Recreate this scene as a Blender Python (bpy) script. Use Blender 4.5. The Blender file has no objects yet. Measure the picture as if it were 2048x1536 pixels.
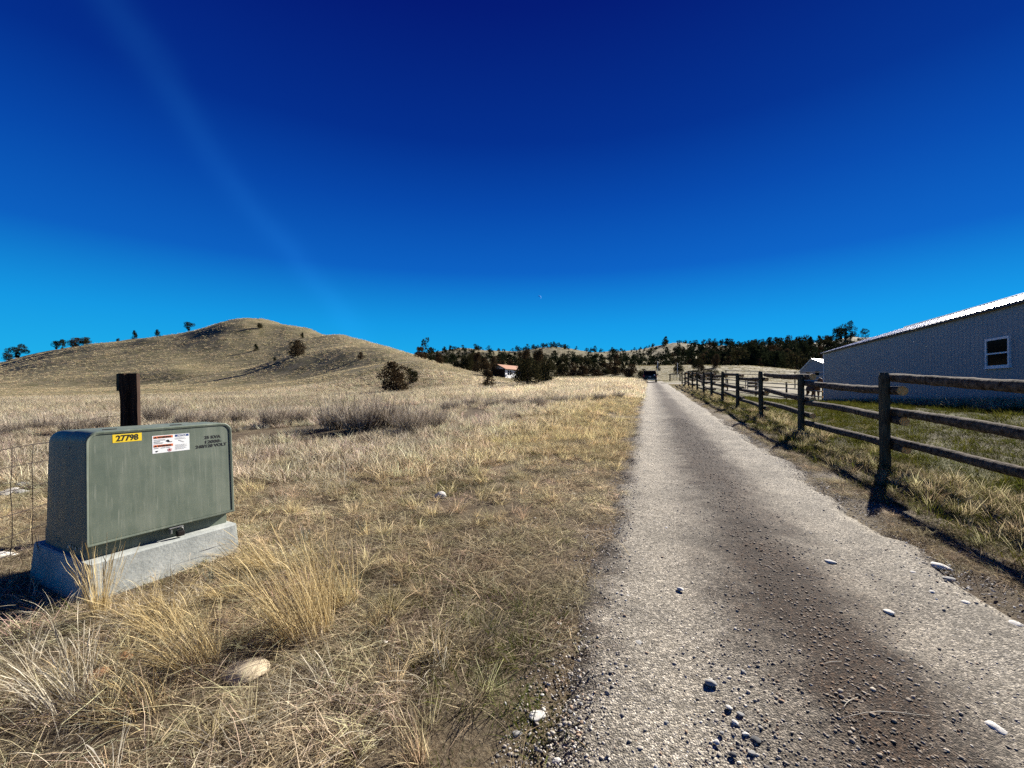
import bpy, bmesh, math, random
import numpy as np
from mathutils import Vector, Matrix

SC = bpy.context.scene
COL = SC.collection
R = math.radians
# ------------------------------------------------------------------ camera
F, CX, HY, HC = 850.0, 1024.0, 775.0, 1.55      # focal length / horizon in photo pixels, eye height in m
cam_d = bpy.data.cameras.new('camera'); cam = bpy.data.objects.new('camera', cam_d); COL.objects.link(cam)
cam_d.sensor_width = 36.0; cam_d.lens = 36.0 * F / 2048.0
cam_d.clip_start = 0.05; cam_d.clip_end = 20000
cam.location = (0, 0, HC)
cam.rotation_euler = (R(90) + math.atan((HY - 768) / F), 0, 0)
SC.camera = cam
# ------------------------------------------------------------------ sun and sky
SUN_AZ, SUN_EL = R(43), R(28)                    # azimuth clockwise from the view direction
sun_dir = Vector((math.sin(SUN_AZ) * math.cos(SUN_EL), math.cos(SUN_AZ) * math.cos(SUN_EL), math.sin(SUN_EL)))
sd = bpy.data.lights.new('sun', 'SUN'); sd.energy = 5.0; sd.angle = R(0.5); sd.color = (1.0, 0.95, 0.87)
so = bpy.data.objects.new('sun', sd); COL.objects.link(so)
so.rotation_euler = sun_dir.to_track_quat('Z', 'Y').to_euler(); so.location = (20, 20, 30)
W = bpy.data.worlds.new('World'); SC.world = W; W.use_nodes = True
SKY_GAIN = 0.353 / 0.05
wn, wl = W.node_tree.nodes, W.node_tree.links
wn.clear()
sky = wn.new('ShaderNodeTexSky'); sky.sky_type = 'NISHITA'; sky.sun_disc = False
sky.sun_elevation = SUN_EL; sky.sun_rotation = SUN_AZ
sky.altitude = 1500; sky.air_density = 1.0; sky.dust_density = 0.2; sky.ozone_density = 4.0
gam = wn.new('ShaderNodeGamma'); gam.inputs[1].default_value = 1.1
tin = wn.new('ShaderNodeMix'); tin.data_type = 'RGBA'; tin.blend_type = 'MULTIPLY'; tin.inputs[0].default_value = 1.0
tin.inputs[7].default_value = (0.02, 0.22, 0.52, 1)
bgn = wn.new('ShaderNodeBackground'); bgn.inputs[1].default_value = 0.05
won = wn.new('ShaderNodeOutputWorld')
wl.new(sky.outputs[0], gam.inputs[0]); wl.new(gam.outputs[0], tin.inputs[6])
# thin high streak of cirrus / old contrail: a great circle in the sky, broken up by noise
tcw = wn.new('ShaderNodeTexCoord')
def streak_dir(px, py):
    v = Vector(((px - CX) / F, 1.0, (HY - py) / F)); return v.normalized()
_n = streak_dir(300, 130).cross(streak_dir(640, 600)).normalized()
vm = wn.new('ShaderNodeVectorMath'); vm.operation = 'DOT_PRODUCT'; vm.inputs[1].default_value = _n
nzw = wn.new('ShaderNodeTexNoise'); nzw.inputs['Scale'].default_value = 3.0; nzw.inputs['Detail'].default_value = 5
wl.new(tcw.outputs['Generated'], vm.inputs[0]); wl.new(tcw.outputs['Generated'], nzw.inputs['Vector'])
def wmath(op, a, b=None, clamp=False):
    m = wn.new('ShaderNodeMath'); m.operation = op; m.use_clamp = clamp
    for i, s in enumerate((a, b)):
        if s is None: continue
        if isinstance(s, (int, float)): m.inputs[i].default_value = s
        else: wl.new(s, m.inputs[i])
    return m.outputs[0]
wob = wmath('MULTIPLY', wmath('SUBTRACT', nzw.outputs[0], 0.5), 0.10)
dd = wmath('DIVIDE', wmath('ADD', vm.outputs['Value'], wob), 0.026)
gs = wmath('POWER', 2.718, wmath('MULTIPLY', wmath('MULTIPLY', dd, dd), -1.0))
vm2 = wn.new('ShaderNodeVectorMath'); vm2.operation = 'DOT_PRODUCT'; vm2.inputs[1].default_value = streak_dir(450, 350)
wl.new(tcw.outputs['Generated'], vm2.inputs[0])
loc_ = wmath('MULTIPLY', wmath('SUBTRACT', vm2.outputs['Value'], 0.72), 3.6, True)
stv = wmath('MULTIPLY', wmath('MULTIPLY', gs, loc_), wmath('MULTIPLY', nzw.outputs[0], 0.36))
mxs = wn.new('ShaderNodeMix'); mxs.data_type = 'RGBA'; mxs.blend_type = 'ADD'
mxs.inputs[7].default_value = (0.07, 0.63, 1.5, 1)
# clear high-desert sky: the Nishita sky graded towards the deep polarised blue of the photograph, by elevation only
sxyz = wn.new('ShaderNodeSeparateXYZ'); wl.new(tcw.outputs['Generated'], sxyz.inputs[0])
rmp = wn.new('ShaderNodeValToRGB'); wl.new(sxyz.outputs[2], rmp.inputs[0])
_st = [(0.0, (0.022, 0.49, 0.88)), (0.06, (0.014, 0.45, 0.86)), (0.14, (0.008, 0.345, 0.81)), (0.26, (0.004, 0.125, 0.56)),
       (0.39, (0.002, 0.064, 0.41)), (0.50, (0.001, 0.026, 0.27)), (0.67, (0.001, 0.006, 0.17)), (1.0, (0.001, 0.005, 0.12))]
_el = rmp.color_ramp.elements
while len(_el) > 1: _el.remove(_el[-1])
for _i, (_p, _c) in enumerate(_st):
    _e = _el[0] if _i == 0 else _el.new(_p)
    _e.position = _p; _e.color = (*_c, 1)
rsc = wn.new('ShaderNodeMix'); rsc.data_type = 'RGBA'; rsc.blend_type = 'MULTIPLY'; rsc.inputs[0].default_value = 1.0
rsc.inputs[7].default_value = (SKY_GAIN, SKY_GAIN, SKY_GAIN, 1); wl.new(rmp.outputs[0], rsc.inputs[6])
grd = wn.new('ShaderNodeMix'); grd.data_type = 'RGBA'; grd.inputs[0].default_value = 0.88
wl.new(tin.outputs[2], grd.inputs[6]); wl.new(rsc.outputs[2], grd.inputs[7])
wl.new(stv, mxs.inputs[0]); wl.new(grd.outputs[2], mxs.inputs[6])
wl.new(mxs.outputs[2], bgn.inputs[0]); wl.new(bgn.outputs[0], won.inputs[0])
SC.view_settings.view_transform = 'Standard'; SC.view_settings.look = 'None'
SC.view_settings.exposure = 1.5; SC.view_settings.gamma = 1.0
SC.cycles.use_denoising = False
SC.cycles.max_bounces = 6; SC.cycles.transparent_max_bounces = 6; SC.cycles.use_fast_gi = False
SC.cycles.sample_clamp_indirect = 3.0

# ------------------------------------------------------------------ numeric helpers
def hash2(i, j, s):
    h = (i.astype(np.int64) * 374761393 + j.astype(np.int64) * 668265263 + s * 982451653) & 0xffffffff
    h = ((h ^ (h >> 13)) * 1274126177) & 0xffffffff
    return ((h ^ (h >> 16)) & 0xffff) / 65535.0
def vnoise(x, y, s=0):
    i, j = np.floor(x), np.floor(y); fx, fy = x - i, y - j
    fx = fx * fx * (3 - 2 * fx); fy = fy * fy * (3 - 2 * fy)
    a, b = hash2(i, j, s), hash2(i + 1, j, s); c, d = hash2(i, j + 1, s), hash2(i + 1, j + 1, s)
    return (a * (1 - fx) + b * fx) * (1 - fy) + (c * (1 - fx) + d * fx) * fy - 0.5
def fbm(x, y, s=0, o=4):
    v, a, f = 0.0, 1.0, 1.0
    for k in range(o):
        v = v + a * vnoise(x * f + 17.3 * k, y * f - 9.1 * k, s + k); a *= 0.5; f *= 2.03
    return v
def sstep(t): t = np.clip(t, 0, 1); return t * t * (3 - 2 * t)

# ------------------------------------------------------------------ the lie of the land
RS = 0.322; RC = 1 / math.sqrt(1 + RS * RS)                # road and rail fence run along x = a + RS*y
def road_across(x, y): return (x - (1.0 + RS * y)) * RC
UT = np.array([-900, -200, 0, 100, 200, 270, 350, 400, 440, 490, 540, 590, 640, 690, 760, 850, 900, 950, 1020, 1100, 1180, 1250, 1300, 1360, 1440, 1500, 1600, 1690, 1800, 2100, 2900], float)
def tab(pairs): p = np.array(pairs, float); return np.interp(UT, p[:, 0], p[:, 1])
KN = [  # (depth in m, photo row) of successive rises and hollows, by photo column
 (tab([(0, 55)]), tab([(-900, 800), (0, 800), (200, 798), (350, 796), (480, 793), (590, 790), (690, 786), (760, 783), (850, 779), (950, 775), (1020, 772), (1100, 769), (1250, 767), (2900, 767)])),
 (tab([(700, 92), (850, 86), (950, 76), (1020, 80), (1100, 86), (1300, 80)]),
  tab([(-900, 795), (0, 793), (200, 790), (350, 786), (480, 779), (590, 764), (690, 741), (760, 727), (850, 719), (900, 734), (950, 751), (1020, 766), (1100, 753), (1250, 753), (1300, 762), (1440, 762), (1600, 768), (2900, 768)])),
 (tab([(700, 112), (850, 104), (950, 92), (1020, 92), (1100, 100), (1300, 95)]),
  tab([(-900, 789), (0, 787), (200, 783), (350, 778), (480, 773), (590, 764), (690, 743), (760, 730), (850, 723), (900, 741), (950, 757), (1020, 768), (1100, 757), (1250, 757), (1300, 764), (1440, 762), (1600, 768), (2900, 768)])),
 (tab([(640, 165), (760, 150), (850, 128), (950, 108), (1020, 120), (1100, 150), (1250, 170)]),
  tab([(-900, 785), (0, 776), (200, 776), (350, 765), (490, 739), (590, 707), (640, 699), (690, 693), (760, 695), (850, 720), (900, 731), (950, 743), (1020, 757), (1100, 739), (1250, 731), (1500, 731), (1600, 741), (1690, 745), (2900, 745)])),
 (tab([(640, 188), (760, 172), (850, 145), (950, 122), (1020, 150), (1100, 180), (1250, 200)]),
  tab([(-900, 780), (0, 766), (200, 752), (350, 736), (400, 741), (440, 741), (490, 739), (540, 730), (590, 714), (640, 702), (690, 693), (760, 699), (850, 727), (950, 752), (1020, 762), (1100, 743), (1250, 736), (1500, 736), (1600, 746), (2900, 750)])),
 (tab([(540, 400), (640, 330), (690, 285), (760, 245), (850, 200), (950, 155), (1020, 220), (1100, 260), (1250, 290)]),
  tab([(-900, 770), (-200, 762), (0, 728), (100, 700), (170, 685), (270, 678), (350, 671), (400, 655), (440, 643), (490, 637), (540, 643), (590, 655), (640, 668), (690, 674), (760, 690), (850, 716), (900, 729), (950, 741), (1020, 728), (1100, 722), (1180, 726), (1250, 720), (1300, 724), (1360, 712), (1440, 716), (1500, 712), (1600, 718), (1690, 712), (1800, 700), (2100, 690), (2900, 720)])),
 (tab([(600, 500), (850, 320), (950, 230), (1020, 270), (1100, 300), (1250, 330)]),
  tab([(-900, 772), (0, 768), (400, 760), (700, 740), (850, 735), (950, 741), (1020, 730), (1100, 726), (1180, 729), (1250, 725), (1360, 718), (1500, 718), (1690, 716), (2100, 700), (2900, 740)])),
 (tab([(600, 620), (1000, 430)]),
  tab([(-900, 768), (500, 755), (700, 730), (760, 718), (850, 708), (900, 701), (950, 695), (1020, 700), (1100, 694), (1180, 705), (1250, 698), (1300, 693), (1360, 687), (1440, 691), (1500, 692), (1600, 687), (1690, 677), (1800, 668), (2100, 660), (2900, 720)])),
 (tab([(0, 1100)]), tab([(0, 771)])),
 (tab([(0, 9000)]), tab([(0, 775)])),
]
_uf = np.arange(-900, 2905, 5.0); _ker = np.exp(-(np.arange(-8, 9) * 5.0 / 15.0) ** 2); _ker /= _ker.sum()
def _smooth(v):
    f = np.interp(_uf, UT, v); return np.convolve(np.pad(f, 8, mode='edge'), _ker, 'valid')
KN = [(_smooth(a), _smooth(b)) for a, b in KN]; UT = _uf
KD = np.stack([k[0] for k in KN]); KZ = np.stack([HC + (HY - k[1]) * k[0] / F for k in KN])
def rowinterp(T, u):
    i = np.clip(((u + 900) / 5.0).astype(int), 0, len(UT) - 2); t = np.clip((u - UT[i]) / 5.0, 0, 1)
    return T[:, i] * (1 - t) + T[:, i + 1] * t
def height(x, y, micro=True):
    x = np.atleast_1d(np.asarray(x, float)); y = np.atleast_1d(np.asarray(y, float))
    r = np.hypot(x, y); th = np.arctan2(x, y); tc = np.clip(th, -1.15, 1.15)
    d = r * np.cos(tc); u = CX + F * np.tan(tc)
    kd, kz = rowinterp(KD, u), rowinterp(KZ, u)
    z = kz[0] * d / kd[0]
    for k in range(len(KD) - 1):
        m = d > kd[k]
        t = np.clip((d - kd[k]) / (kd[k + 1] - kd[k]), 0, 1)
        t = 0.6 * t + 0.4 * t * t * (3 - 2 * t)
        z = np.where(m, kz[k] * (1 - t) + kz[k + 1] * t, z)
    back = sstep((np.abs(th) - 1.5) / 0.8)
    z = z * (1 - back)
    s = (x - (3.83 + RS * y)) * RC
    z = z + sstep(s / 6.5) * np.clip(0.64 - (d - 12.1) * 1.3 / 18.2, -0.8, 0.95) * (1 - sstep((d - 55) / 25)) * (1 - back)
    if micro:
        far = sstep((d - 45) / 80)
        n = 0.10 * fbm(x / 6, y / 6, 3, 3) * sstep(r / 9) + 0.05 * fbm(x / 1.1, y / 1.1, 5, 3)
        road = sstep((np.abs(road_across(x, y)) - 1.35) / 0.7) + (y > 85)
        z = z + n * np.clip(road, 0.08, 1)
        z = z + far * (0.45 * fbm(x / 18, y / 18, 11, 3) + 5.0 * sstep((d - 200) / 150) * fbm(x / 55, y / 55, 21, 4))
    return z
def h1(x, y): return float(height(x, y)[0])
def lat(px, d): return (px - CX) / F * d
def hit(px, py, d0=0.8, d1=600.0):
    """where the sight line of a photo pixel first meets the ground"""
    ds = np.exp(np.linspace(math.log(d0), math.log(d1), 1500))
    xs = lat(px, ds); zr = HC + (HY - py) * ds / F; g = height(xs, ds)
    b = np.nonzero(zr <= g)[0]
    i = b[0] if len(b) else len(ds) - 1
    return Vector((xs[i], ds[i], g[i]))
def ground(px, d): x = lat(px, d); return Vector((x, d, h1(x, d)))

# ------------------------------------------------------------------ object helpers
def tag(o, label=None, cat=None, group=None, kind=None):
    if label: o['label'] = label
    if cat: o['category'] = cat
    if group: o['group'] = group
    if kind: o['kind'] = kind
    return o
def link(name, me, parent=None, mats=None):
    o = bpy.data.objects.new(name, me); COL.objects.link(o)
    if parent is not None: o.parent = parent
    for m in (mats or []): me.materials.append(m)
    return o
def empty(name, loc=(0, 0, 0), rz=0.0):
    o = bpy.data.objects.new(name, None); COL.objects.link(o); o.location = loc; o.rotation_euler = (0, 0, rz)
    o.empty_display_size = 0.2
    return o
def npmesh(name, V, FQ, smooth=False, attrs=None):
    """mesh from arrays: V (n,3), FQ (m,3 or 4)"""
    V = np.asarray(V, np.float32); FQ = np.asarray(FQ, np.int32); m, k = FQ.shape
    me = bpy.data.meshes.new(name)
    me.vertices.add(len(V)); me.vertices.foreach_set('co', V.ravel())
    me.loops.add(m * k); me.loops.foreach_set('vertex_index', FQ.ravel())
    me.polygons.add(m); me.polygons.foreach_set('loop_start', np.arange(0, m * k, k, dtype=np.int32))
    me.polygons.foreach_set('loop_total', np.full(m, k, np.int32))
    if smooth: me.polygons.foreach_set('use_smooth', np.ones(m, bool))
    for an, av in (attrs or {}).items():
        av = np.asarray(av, np.float32)
        if av.ndim == 1:
            a = me.attributes.new(an, 'FLOAT', 'POINT'); a.data.foreach_set('value', av)
        else:
            if av.shape[1] == 3: av = np.concatenate([av, np.ones((len(av), 1), np.float32)], 1)
            a = me.attributes.new(an, 'FLOAT_COLOR', 'POINT'); a.data.foreach_set('color', av.ravel())
    me.update(); me.validate()
    return me
def bm_mesh(name, bm, smooth=False):
    bmesh.ops.recalc_face_normals(bm, faces=bm.faces[:])
    me = bpy.data.meshes.new(name); bm.to_mesh(me); bm.free()
    if smooth:
        for p in me.polygons: p.use_smooth = True
    return me
def add_box(bm, lo, hi, bev=0.0, M=None):
    lo, hi = Vector(lo), Vector(hi)
    r = bmesh.ops.create_cube(bm, size=1.0); vs = r['verts']
    for v in vs: v.co = Vector([(lo[k] + hi[k]) / 2 + v.co[k] * (hi[k] - lo[k]) for k in range(3)])
    if bev > 0:
        es = list({e for v in vs for e in v.link_edges})
        rb = bmesh.ops.bevel(bm, geom=es, offset=bev, segments=2, affect='EDGES', profile=0.6)
        vs = list({v for f in rb['faces'] for v in f.verts} | {v for v in vs if v.is_valid})
    if M is not None:
        for v in vs: v.co = M @ v.co
    return vs
def box_obj(name, lo, hi, mat, parent=None, bev=0.0, M=None):
    bm = bmesh.new(); add_box(bm, lo, hi, bev, M)
    return link(name, bm_mesh(name, bm), parent, [mat])
def tube_arrays(P, rad, seg=8, cap=True):
    """closed tube along the points P with radius per point"""
    P = np.asarray(P, float); n = len(P); rad = np.broadcast_to(np.asarray(rad, float), (n,))
    T = np.gradient(P, axis=0); T /= np.linalg.norm(T, axis=1)[:, None] + 1e-9
    up = np.where(np.abs(T[:, 2:3]) > 0.9, np.array([[1.0, 0, 0]]), np.array([[0, 0, 1.0]]))
    A = np.cross(T, up); A /= np.linalg.norm(A, axis=1)[:, None]; B = np.cross(A, T)
    an = np.linspace(0, 2 * np.pi, seg, endpoint=False)
    V = (P[:, None] + rad[:, None, None] * (np.cos(an)[None, :, None] * A[:, None] + np.sin(an)[None, :, None] * B[:, None])).reshape(-1, 3)
    Fq = []
    for i in range(n - 1):
        for j in range(seg):
            a, b = i * seg + j, i * seg + (j + 1) % seg
            Fq.append((a, b, b + seg, a + seg))
    return V, Fq
def tube_obj(name, P, rad, mat, parent=None, seg=6):
    V, Fq = tube_arrays(P, rad, seg); n = len(P)
    Fq = [tuple(f) for f in Fq] + [tuple(range(seg))[::-1], tuple(range((n - 1) * seg, n * seg))]
    me = bpy.data.meshes.new(name); me.from_pydata(V.tolist(), [], Fq); me.update()
    for p in me.polygons: p.use_smooth = len(p.vertices) == 4
    return link(name, me, parent, [mat])
def quad_prism(bm, pts, thick, nrm):
    """a plate from 4 or more outline points, given a thickness along -nrm"""
    n = Vector(nrm).normalized(); a = [bm.verts.new(Vector(p)) for p in pts]; b = [bm.verts.new(Vector(p) - n * thick) for p in pts]
    bm.faces.new(a); bm.faces.new(b[::-1]); k = len(pts)
    for i in range(k): bm.faces.new((a[i], b[i], b[(i + 1) % k], a[(i + 1) % k]))

# ------------------------------------------------------------------ materials
def new_mat(name):
    m = bpy.data.materials.new(name); m.use_nodes = True; nt = m.node_tree; nt.nodes.clear()
    out = nt.nodes.new('ShaderNodeOutputMaterial'); return m, nt, out
class NB:
    def __init__(s, nt): s.nt = nt
    def n(s, t, **kw):
        nd = s.nt.nodes.new(t)
        for k, v in kw.items(): setattr(nd, k, v)
        return nd
    def l(s, a, b): s.nt.links.new(a, b)
    def pos(s, scale=(1, 1, 1), obj=False):
        if obj: src = s.n('ShaderNodeTexCoord').outputs['Object']
        else: src = s.n('ShaderNodeNewGeometry').outputs['Position']
        mp = s.n('ShaderNodeMapping'); mp.inputs['Scale'].default_value = scale; s.l(src, mp.inputs[0]); return mp.outputs[0]
    def noise(s, vec, scale, detail=4, rough=0.55, dist=0.0):
        t = s.n('ShaderNodeTexNoise'); s.l(vec, t.inputs['Vector'])
        t.inputs['Scale'].default_value = scale; t.inputs['Detail'].default_value = detail
        t.inputs['Roughness'].default_value = rough; t.inputs['Distortion'].default_value = dist
        return t.outputs['Fac']
    def vor(s, vec, scale, out='Distance', feature='F1'):
        t = s.n('ShaderNodeTexVoronoi'); t.feature = feature; s.l(vec, t.inputs['Vector']); t.inputs['Scale'].default_value = scale
        return t.outputs[out]
    def ramp(s, fac, stops):
        t = s.n('ShaderNodeValToRGB'); s.l(fac, t.inputs[0]); e = t.color_ramp.elements
        while len(e) > 1: e.remove(e[-1])
        for i, (p, c) in enumerate(stops):
            el = e[0] if i == 0 else e.new(p)
            el.position = p; el.color = (*c, 1) if len(c) == 3 else c
        return t.outputs[0]
    def mix(s, fac, a, b, mode='MIX'):
        t = s.n('ShaderNodeMix', data_type='RGBA', blend_type=mode)
        for sock, v in ((t.inputs[0], fac), (t.inputs[6], a), (t.inputs[7], b)):
            if isinstance(v, (int, float)): sock.default_value = v
            elif isinstance(v, tuple): sock.default_value = (*v, 1)
            else: s.l(v, sock)
        return t.outputs[2]
    def math(s, op, a, b=0.0, clamp=False):
        t = s.n('ShaderNodeMath', operation=op, use_clamp=clamp)
        for sock, v in ((t.inputs[0], a), (t.inputs[1], b)):
            if isinstance(v, (int, float)): sock.default_value = v
            else: s.l(v, sock)
        return t.outputs[0]
    def attr(s, name, typ='GEOMETRY'):
        t = s.n('ShaderNodeAttribute', attribute_name=name, attribute_type=typ); return t
    def bump(s, h, strength=0.5, dist=0.02):
        t = s.n('ShaderNodeBump'); t.inputs['Strength'].default_value = strength; t.inputs['Distance'].default_value = dist
        s.l(h, t.inputs['Height']); return t.outputs[0]
    def bsdf(s, out, col, rough=0.8, metal=0.0, bump=None, spec=0.3):
        p = s.n('ShaderNodeBsdfPrincipled')
        for sock, v in ((p.inputs['Base Color'], col), (p.inputs['Roughness'], rough)):
            if isinstance(v, (int, float)): sock.default_value = v
            elif isinstance(v, tuple): sock.default_value = (*v, 1)
            else: s.l(v, sock)
        p.inputs['Metallic'].default_value = metal
        p.inputs['Specular IOR Level'].default_value = spec
        if bump is not None: s.l(bump, p.inputs['Normal'])
        s.l(p.outputs[0], out.inputs[0]); return p
def simple_mat(name, c1, c2=None, scale=8.0, rough=0.7, metal=0.0, bump=0.0, spec=0.3, stretch=(1, 1, 1), bdist=0.01, lo=0.35, hi=0.68):
    m, nt, out = new_mat(name); b = NB(nt)
    c2 = c2 or tuple(v * 0.8 for v in c1)
    v = b.pos(stretch, obj=True); f = b.noise(v, scale, 6, 0.6)
    b.bsdf(out, b.ramp(f, [(lo, c2), (hi, c1)]), rough, metal, b.bump(f, bump, bdist) if bump else None, spec); return m
def leaf_mat(name, c1, c2, inst=False, trans=0.35):
    """blades, twigs and needles: per-blade value, backlit through a little translucency"""
    m, nt, out = new_mat(name); b = NB(nt)
    f = b.attr('bv').outputs['Fac']
    col = b.ramp(f, [(0.0, c1), (1.0, c2)])
    if inst: col = b.mix(1.0, col, b.attr('tint', 'INSTANCER').outputs['Color'], 'MULTIPLY')
    d = b.n('ShaderNodeBsdfDiffuse'); t = b.n('ShaderNodeBsdfTranslucent'); mx = b.n('ShaderNodeMixShader')
    b.l(col, d.inputs[0]); b.l(col, t.inputs[0]); mx.inputs[0].default_value = trans
    b.l(d.outputs[0], mx.inputs[1]); b.l(t.outputs[0], mx.inputs[2]); b.l(mx.outputs[0], out.inputs[0]); return m

def ground_mat():
    m, nt, out = new_mat('ground_soil_and_litter'); b = NB(nt)
    p = b.pos(); cov = b.attr('cov'); sep = b.n('ShaderNodeSeparateColor'); b.l(cov.outputs['Color'], sep.inputs[0])
    n1 = b.noise(p, 0.9, 6, 0.6); n2 = b.noise(p, 9, 6, 0.65); n3 = b.noise(p, 60, 5, 0.7); n4 = b.noise(p, 0.12, 4, 0.55)
    soil = b.ramp(n2, [(0.3, (0.030, 0.020, 0.012)), (0.55, (0.075, 0.050, 0.031)), (0.75, (0.14, 0.105, 0.07))])
    straw = b.ramp(n3, [(0.3, (0.05, 0.040, 0.025)), (0.5, (0.14, 0.112, 0.070)), (0.72, (0.32, 0.27, 0.18))])
    c = b.mix(b.ramp(n1, [(0.38, (0.15,) * 3), (0.62, (0.85,) * 3)]), soil, straw)
    green = b.ramp(n3, [(0.3, (0.020, 0.022, 0.006)), (0.55, (0.075, 0.075, 0.018)), (0.75, (0.17, 0.15, 0.05))])
    c = b.mix(sep.outputs[0], c, green)
    # open hill grass seen from afar: tuft-sized mottling
    h1_, h2_, h3_ = b.noise(p, 1.1, 6, 0.75), b.noise(p, 0.16, 5, 0.6), b.noise(p, 3.5, 4, 0.7)
    hill = b.ramp(h1_, [(0.34, (0.085, 0.068, 0.036)), (0.5, (0.185, 0.152, 0.086)), (0.66, (0.32, 0.27, 0.165))])
    hill = b.mix(b.ramp(h2_, [(0.4, (0,) * 3), (0.65, (1,) * 3)]), hill, b.ramp(h3_, [(0.35, (0.055, 0.052, 0.021)), (0.65, (0.14, 0.122, 0.058))]))
    c = b.mix(sep.outputs[1], c, hill)
    hb = b.math('ADD', b.math('MULTIPLY', n3, 0.35), b.math('MULTIPLY', n2, 0.6))
    b1 = b.bump(hb, 1.0, 0.04)
    b.bsdf(out, c, 0.95, 0, b1, 0.1); return m
def road_mat():
    m, nt, out = new_mat('gravel_road'); b = NB(nt)
    p = b.pos(); ac = b.attr('across').outputs['Fac']
    wob = b.math('MULTIPLY', b.math('SUBTRACT', b.noise(p, 0.8, 4), 0.5), 0.55)
    a = b.math('ADD', b.math('ADD', ac, wob), b.math('MULTIPLY', b.math('SUBTRACT', b.noise(p, 4.5, 5, 0.65), 0.5), 0.75))
    n1, n2, n3 = b.noise(p, 2.2, 5, 0.6), b.noise(p, 28, 5, 0.7), b.noise(p, 130, 3, 0.7)
    grey = b.ramp(n2, [(0.28, (0.165, 0.142, 0.108)), (0.5, (0.265, 0.235, 0.185)), (0.72, (0.36, 0.325, 0.265))])
    brown = b.ramp(n2, [(0.3, (0.014, 0.008, 0.005)), (0.55, (0.044, 0.027, 0.016)), (0.75, (0.10, 0.070, 0.044))])
    cen = b.math('DIVIDE', b.math('SUBTRACT', a, 0.02), 0.50); cen = b.math('POWER', 2.718, b.math('MULTIPLY', b.math('MULTIPLY', cen, cen), -1.0))
    cen = b.math('MULTIPLY', cen, b.ramp(b.noise(p, 0.35, 3), [(0.3, (0.55,) * 3), (0.6, (1,) * 3)]), True)
    edge = b.math('MULTIPLY', b.math('SUBTRACT', b.math('ABSOLUTE', a), 1.16), 4.0, True)
    fac = b.math('MAXIMUM', b.math('MULTIPLY', cen, 1.25, True), b.math('MULTIPLY', edge, 0.8))
    c = b.mix(fac, grey, brown)
    pale = b.ramp(n1, [(0.35, (0.78,) * 3), (0.65, (1.16,) * 3)])
    c = b.mix(1.0, c, pale, 'MULTIPLY')
    v = b.vor(p, 95); v2 = b.vor(p, 190)
    rc = b.vor(p, 95, 'Color'); sp = b.n('ShaderNodeSeparateColor'); b.l(rc, sp.inputs[0])
    stone = b.ramp(sp.outputs[0], [(0.0, (0.36,) * 3), (0.55, (0.90,) * 3), (1.0, (1.8,) * 3)])
    sp2 = b.n('ShaderNodeSeparateColor'); b.l(b.vor(p, 190, 'Color'), sp2.inputs[0])
    c = b.mix(1.0, c, b.ramp(sp2.outputs[1], [(0.0, (0.55,) * 3), (0.5, (0.95,) * 3), (1.0, (1.45,) * 3)]), 'MULTIPLY')
    c = b.mix(0.9, c, b.mix(1.0, c, stone, 'MULTIPLY'))
    hb = b.math('SUBTRACT', b.math('MULTIPLY', n3, 0.4), b.math('ADD', b.math('MULTIPLY', v, 0.9), b.math('MULTIPLY', v2, 0.4)))
    b.bsdf(out, c, 0.92, 0, b.bump(hb, 1.0, 0.007), 0.15); return m

M_GROUND, M_ROAD = ground_mat(), road_mat()

# ------------------------------------------------------------------ ground, road, hills
def build_ground():
    th = np.concatenate([np.linspace(-math.pi, -1.13, 130)[:-1], np.linspace(-1.13, 1.13, 660), np.linspace(1.13, math.pi, 130)[1:]])
    r = np.concatenate([[0.0], np.exp(np.linspace(math.log(0.5), math.log(700), 330)), np.exp(np.linspace(math.log(760), math.log(9000), 18))])
    T, Rr = np.meshgrid(th, r); X, Y = Rr * np.sin(T), Rr * np.cos(T)
    Z = height(X.ravel(), Y.ravel()).reshape(X.shape)
    a = np.abs(road_across(X, Y))
    Z -= 0.07 * (1 - sstep((a - 1.15) / 0.35)) * (Y < 84)
    nr, nt_ = X.shape
    s = (X - (3.83 + RS * Y)) * RC
    D = np.hypot(X, Y)
    g = sstep((s + 0.3) / 1.2) * (1 - sstep((D - 45) / 25)) * np.clip(0.95 + 0.9 * fbm(X / 3.0, Y / 3.0, 40, 3), 0.45, 1)
    hl = sstep((D - 22) / 30) * (1 - 0.0 * g)
    hl = np.maximum(hl * (1 - 0.95 * g), 0)
    cov = np.stack([g, hl, np.zeros_like(g)], -1).reshape(-1, 3)
    V = np.stack([X, Y, Z], -1).reshape(-1, 3)
    i, j = np.meshgrid(np.arange(nr - 1), np.arange(nt_ - 1), indexing='ij')
    q = np.stack([i * nt_ + j, i * nt_ + j + 1, (i + 1) * nt_ + j + 1, (i + 1) * nt_ + j], -1)[:, :, ::-1]
    split = int(np.argmin(np.abs(r - 70)))
    umid = int(np.argmin(np.abs(np.tan(np.clip(th, -1.2, 1.2)) * F + CX - 1005)))
    def part(name, qq):
        qq = qq.reshape(-1, 4); idx, inv = np.unique(qq, return_inverse=True)
        me = npmesh(name, V[idx], inv.reshape(-1, 4), True, {'cov': cov[idx]})
        tag(link(name, me, None, [M_GROUND]), kind='structure')
    part('ground', q[:split])
    part('grassy_hill', q[split:, :umid])
    part('juniper_hills', q[split:, umid:])
build_ground()

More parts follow.
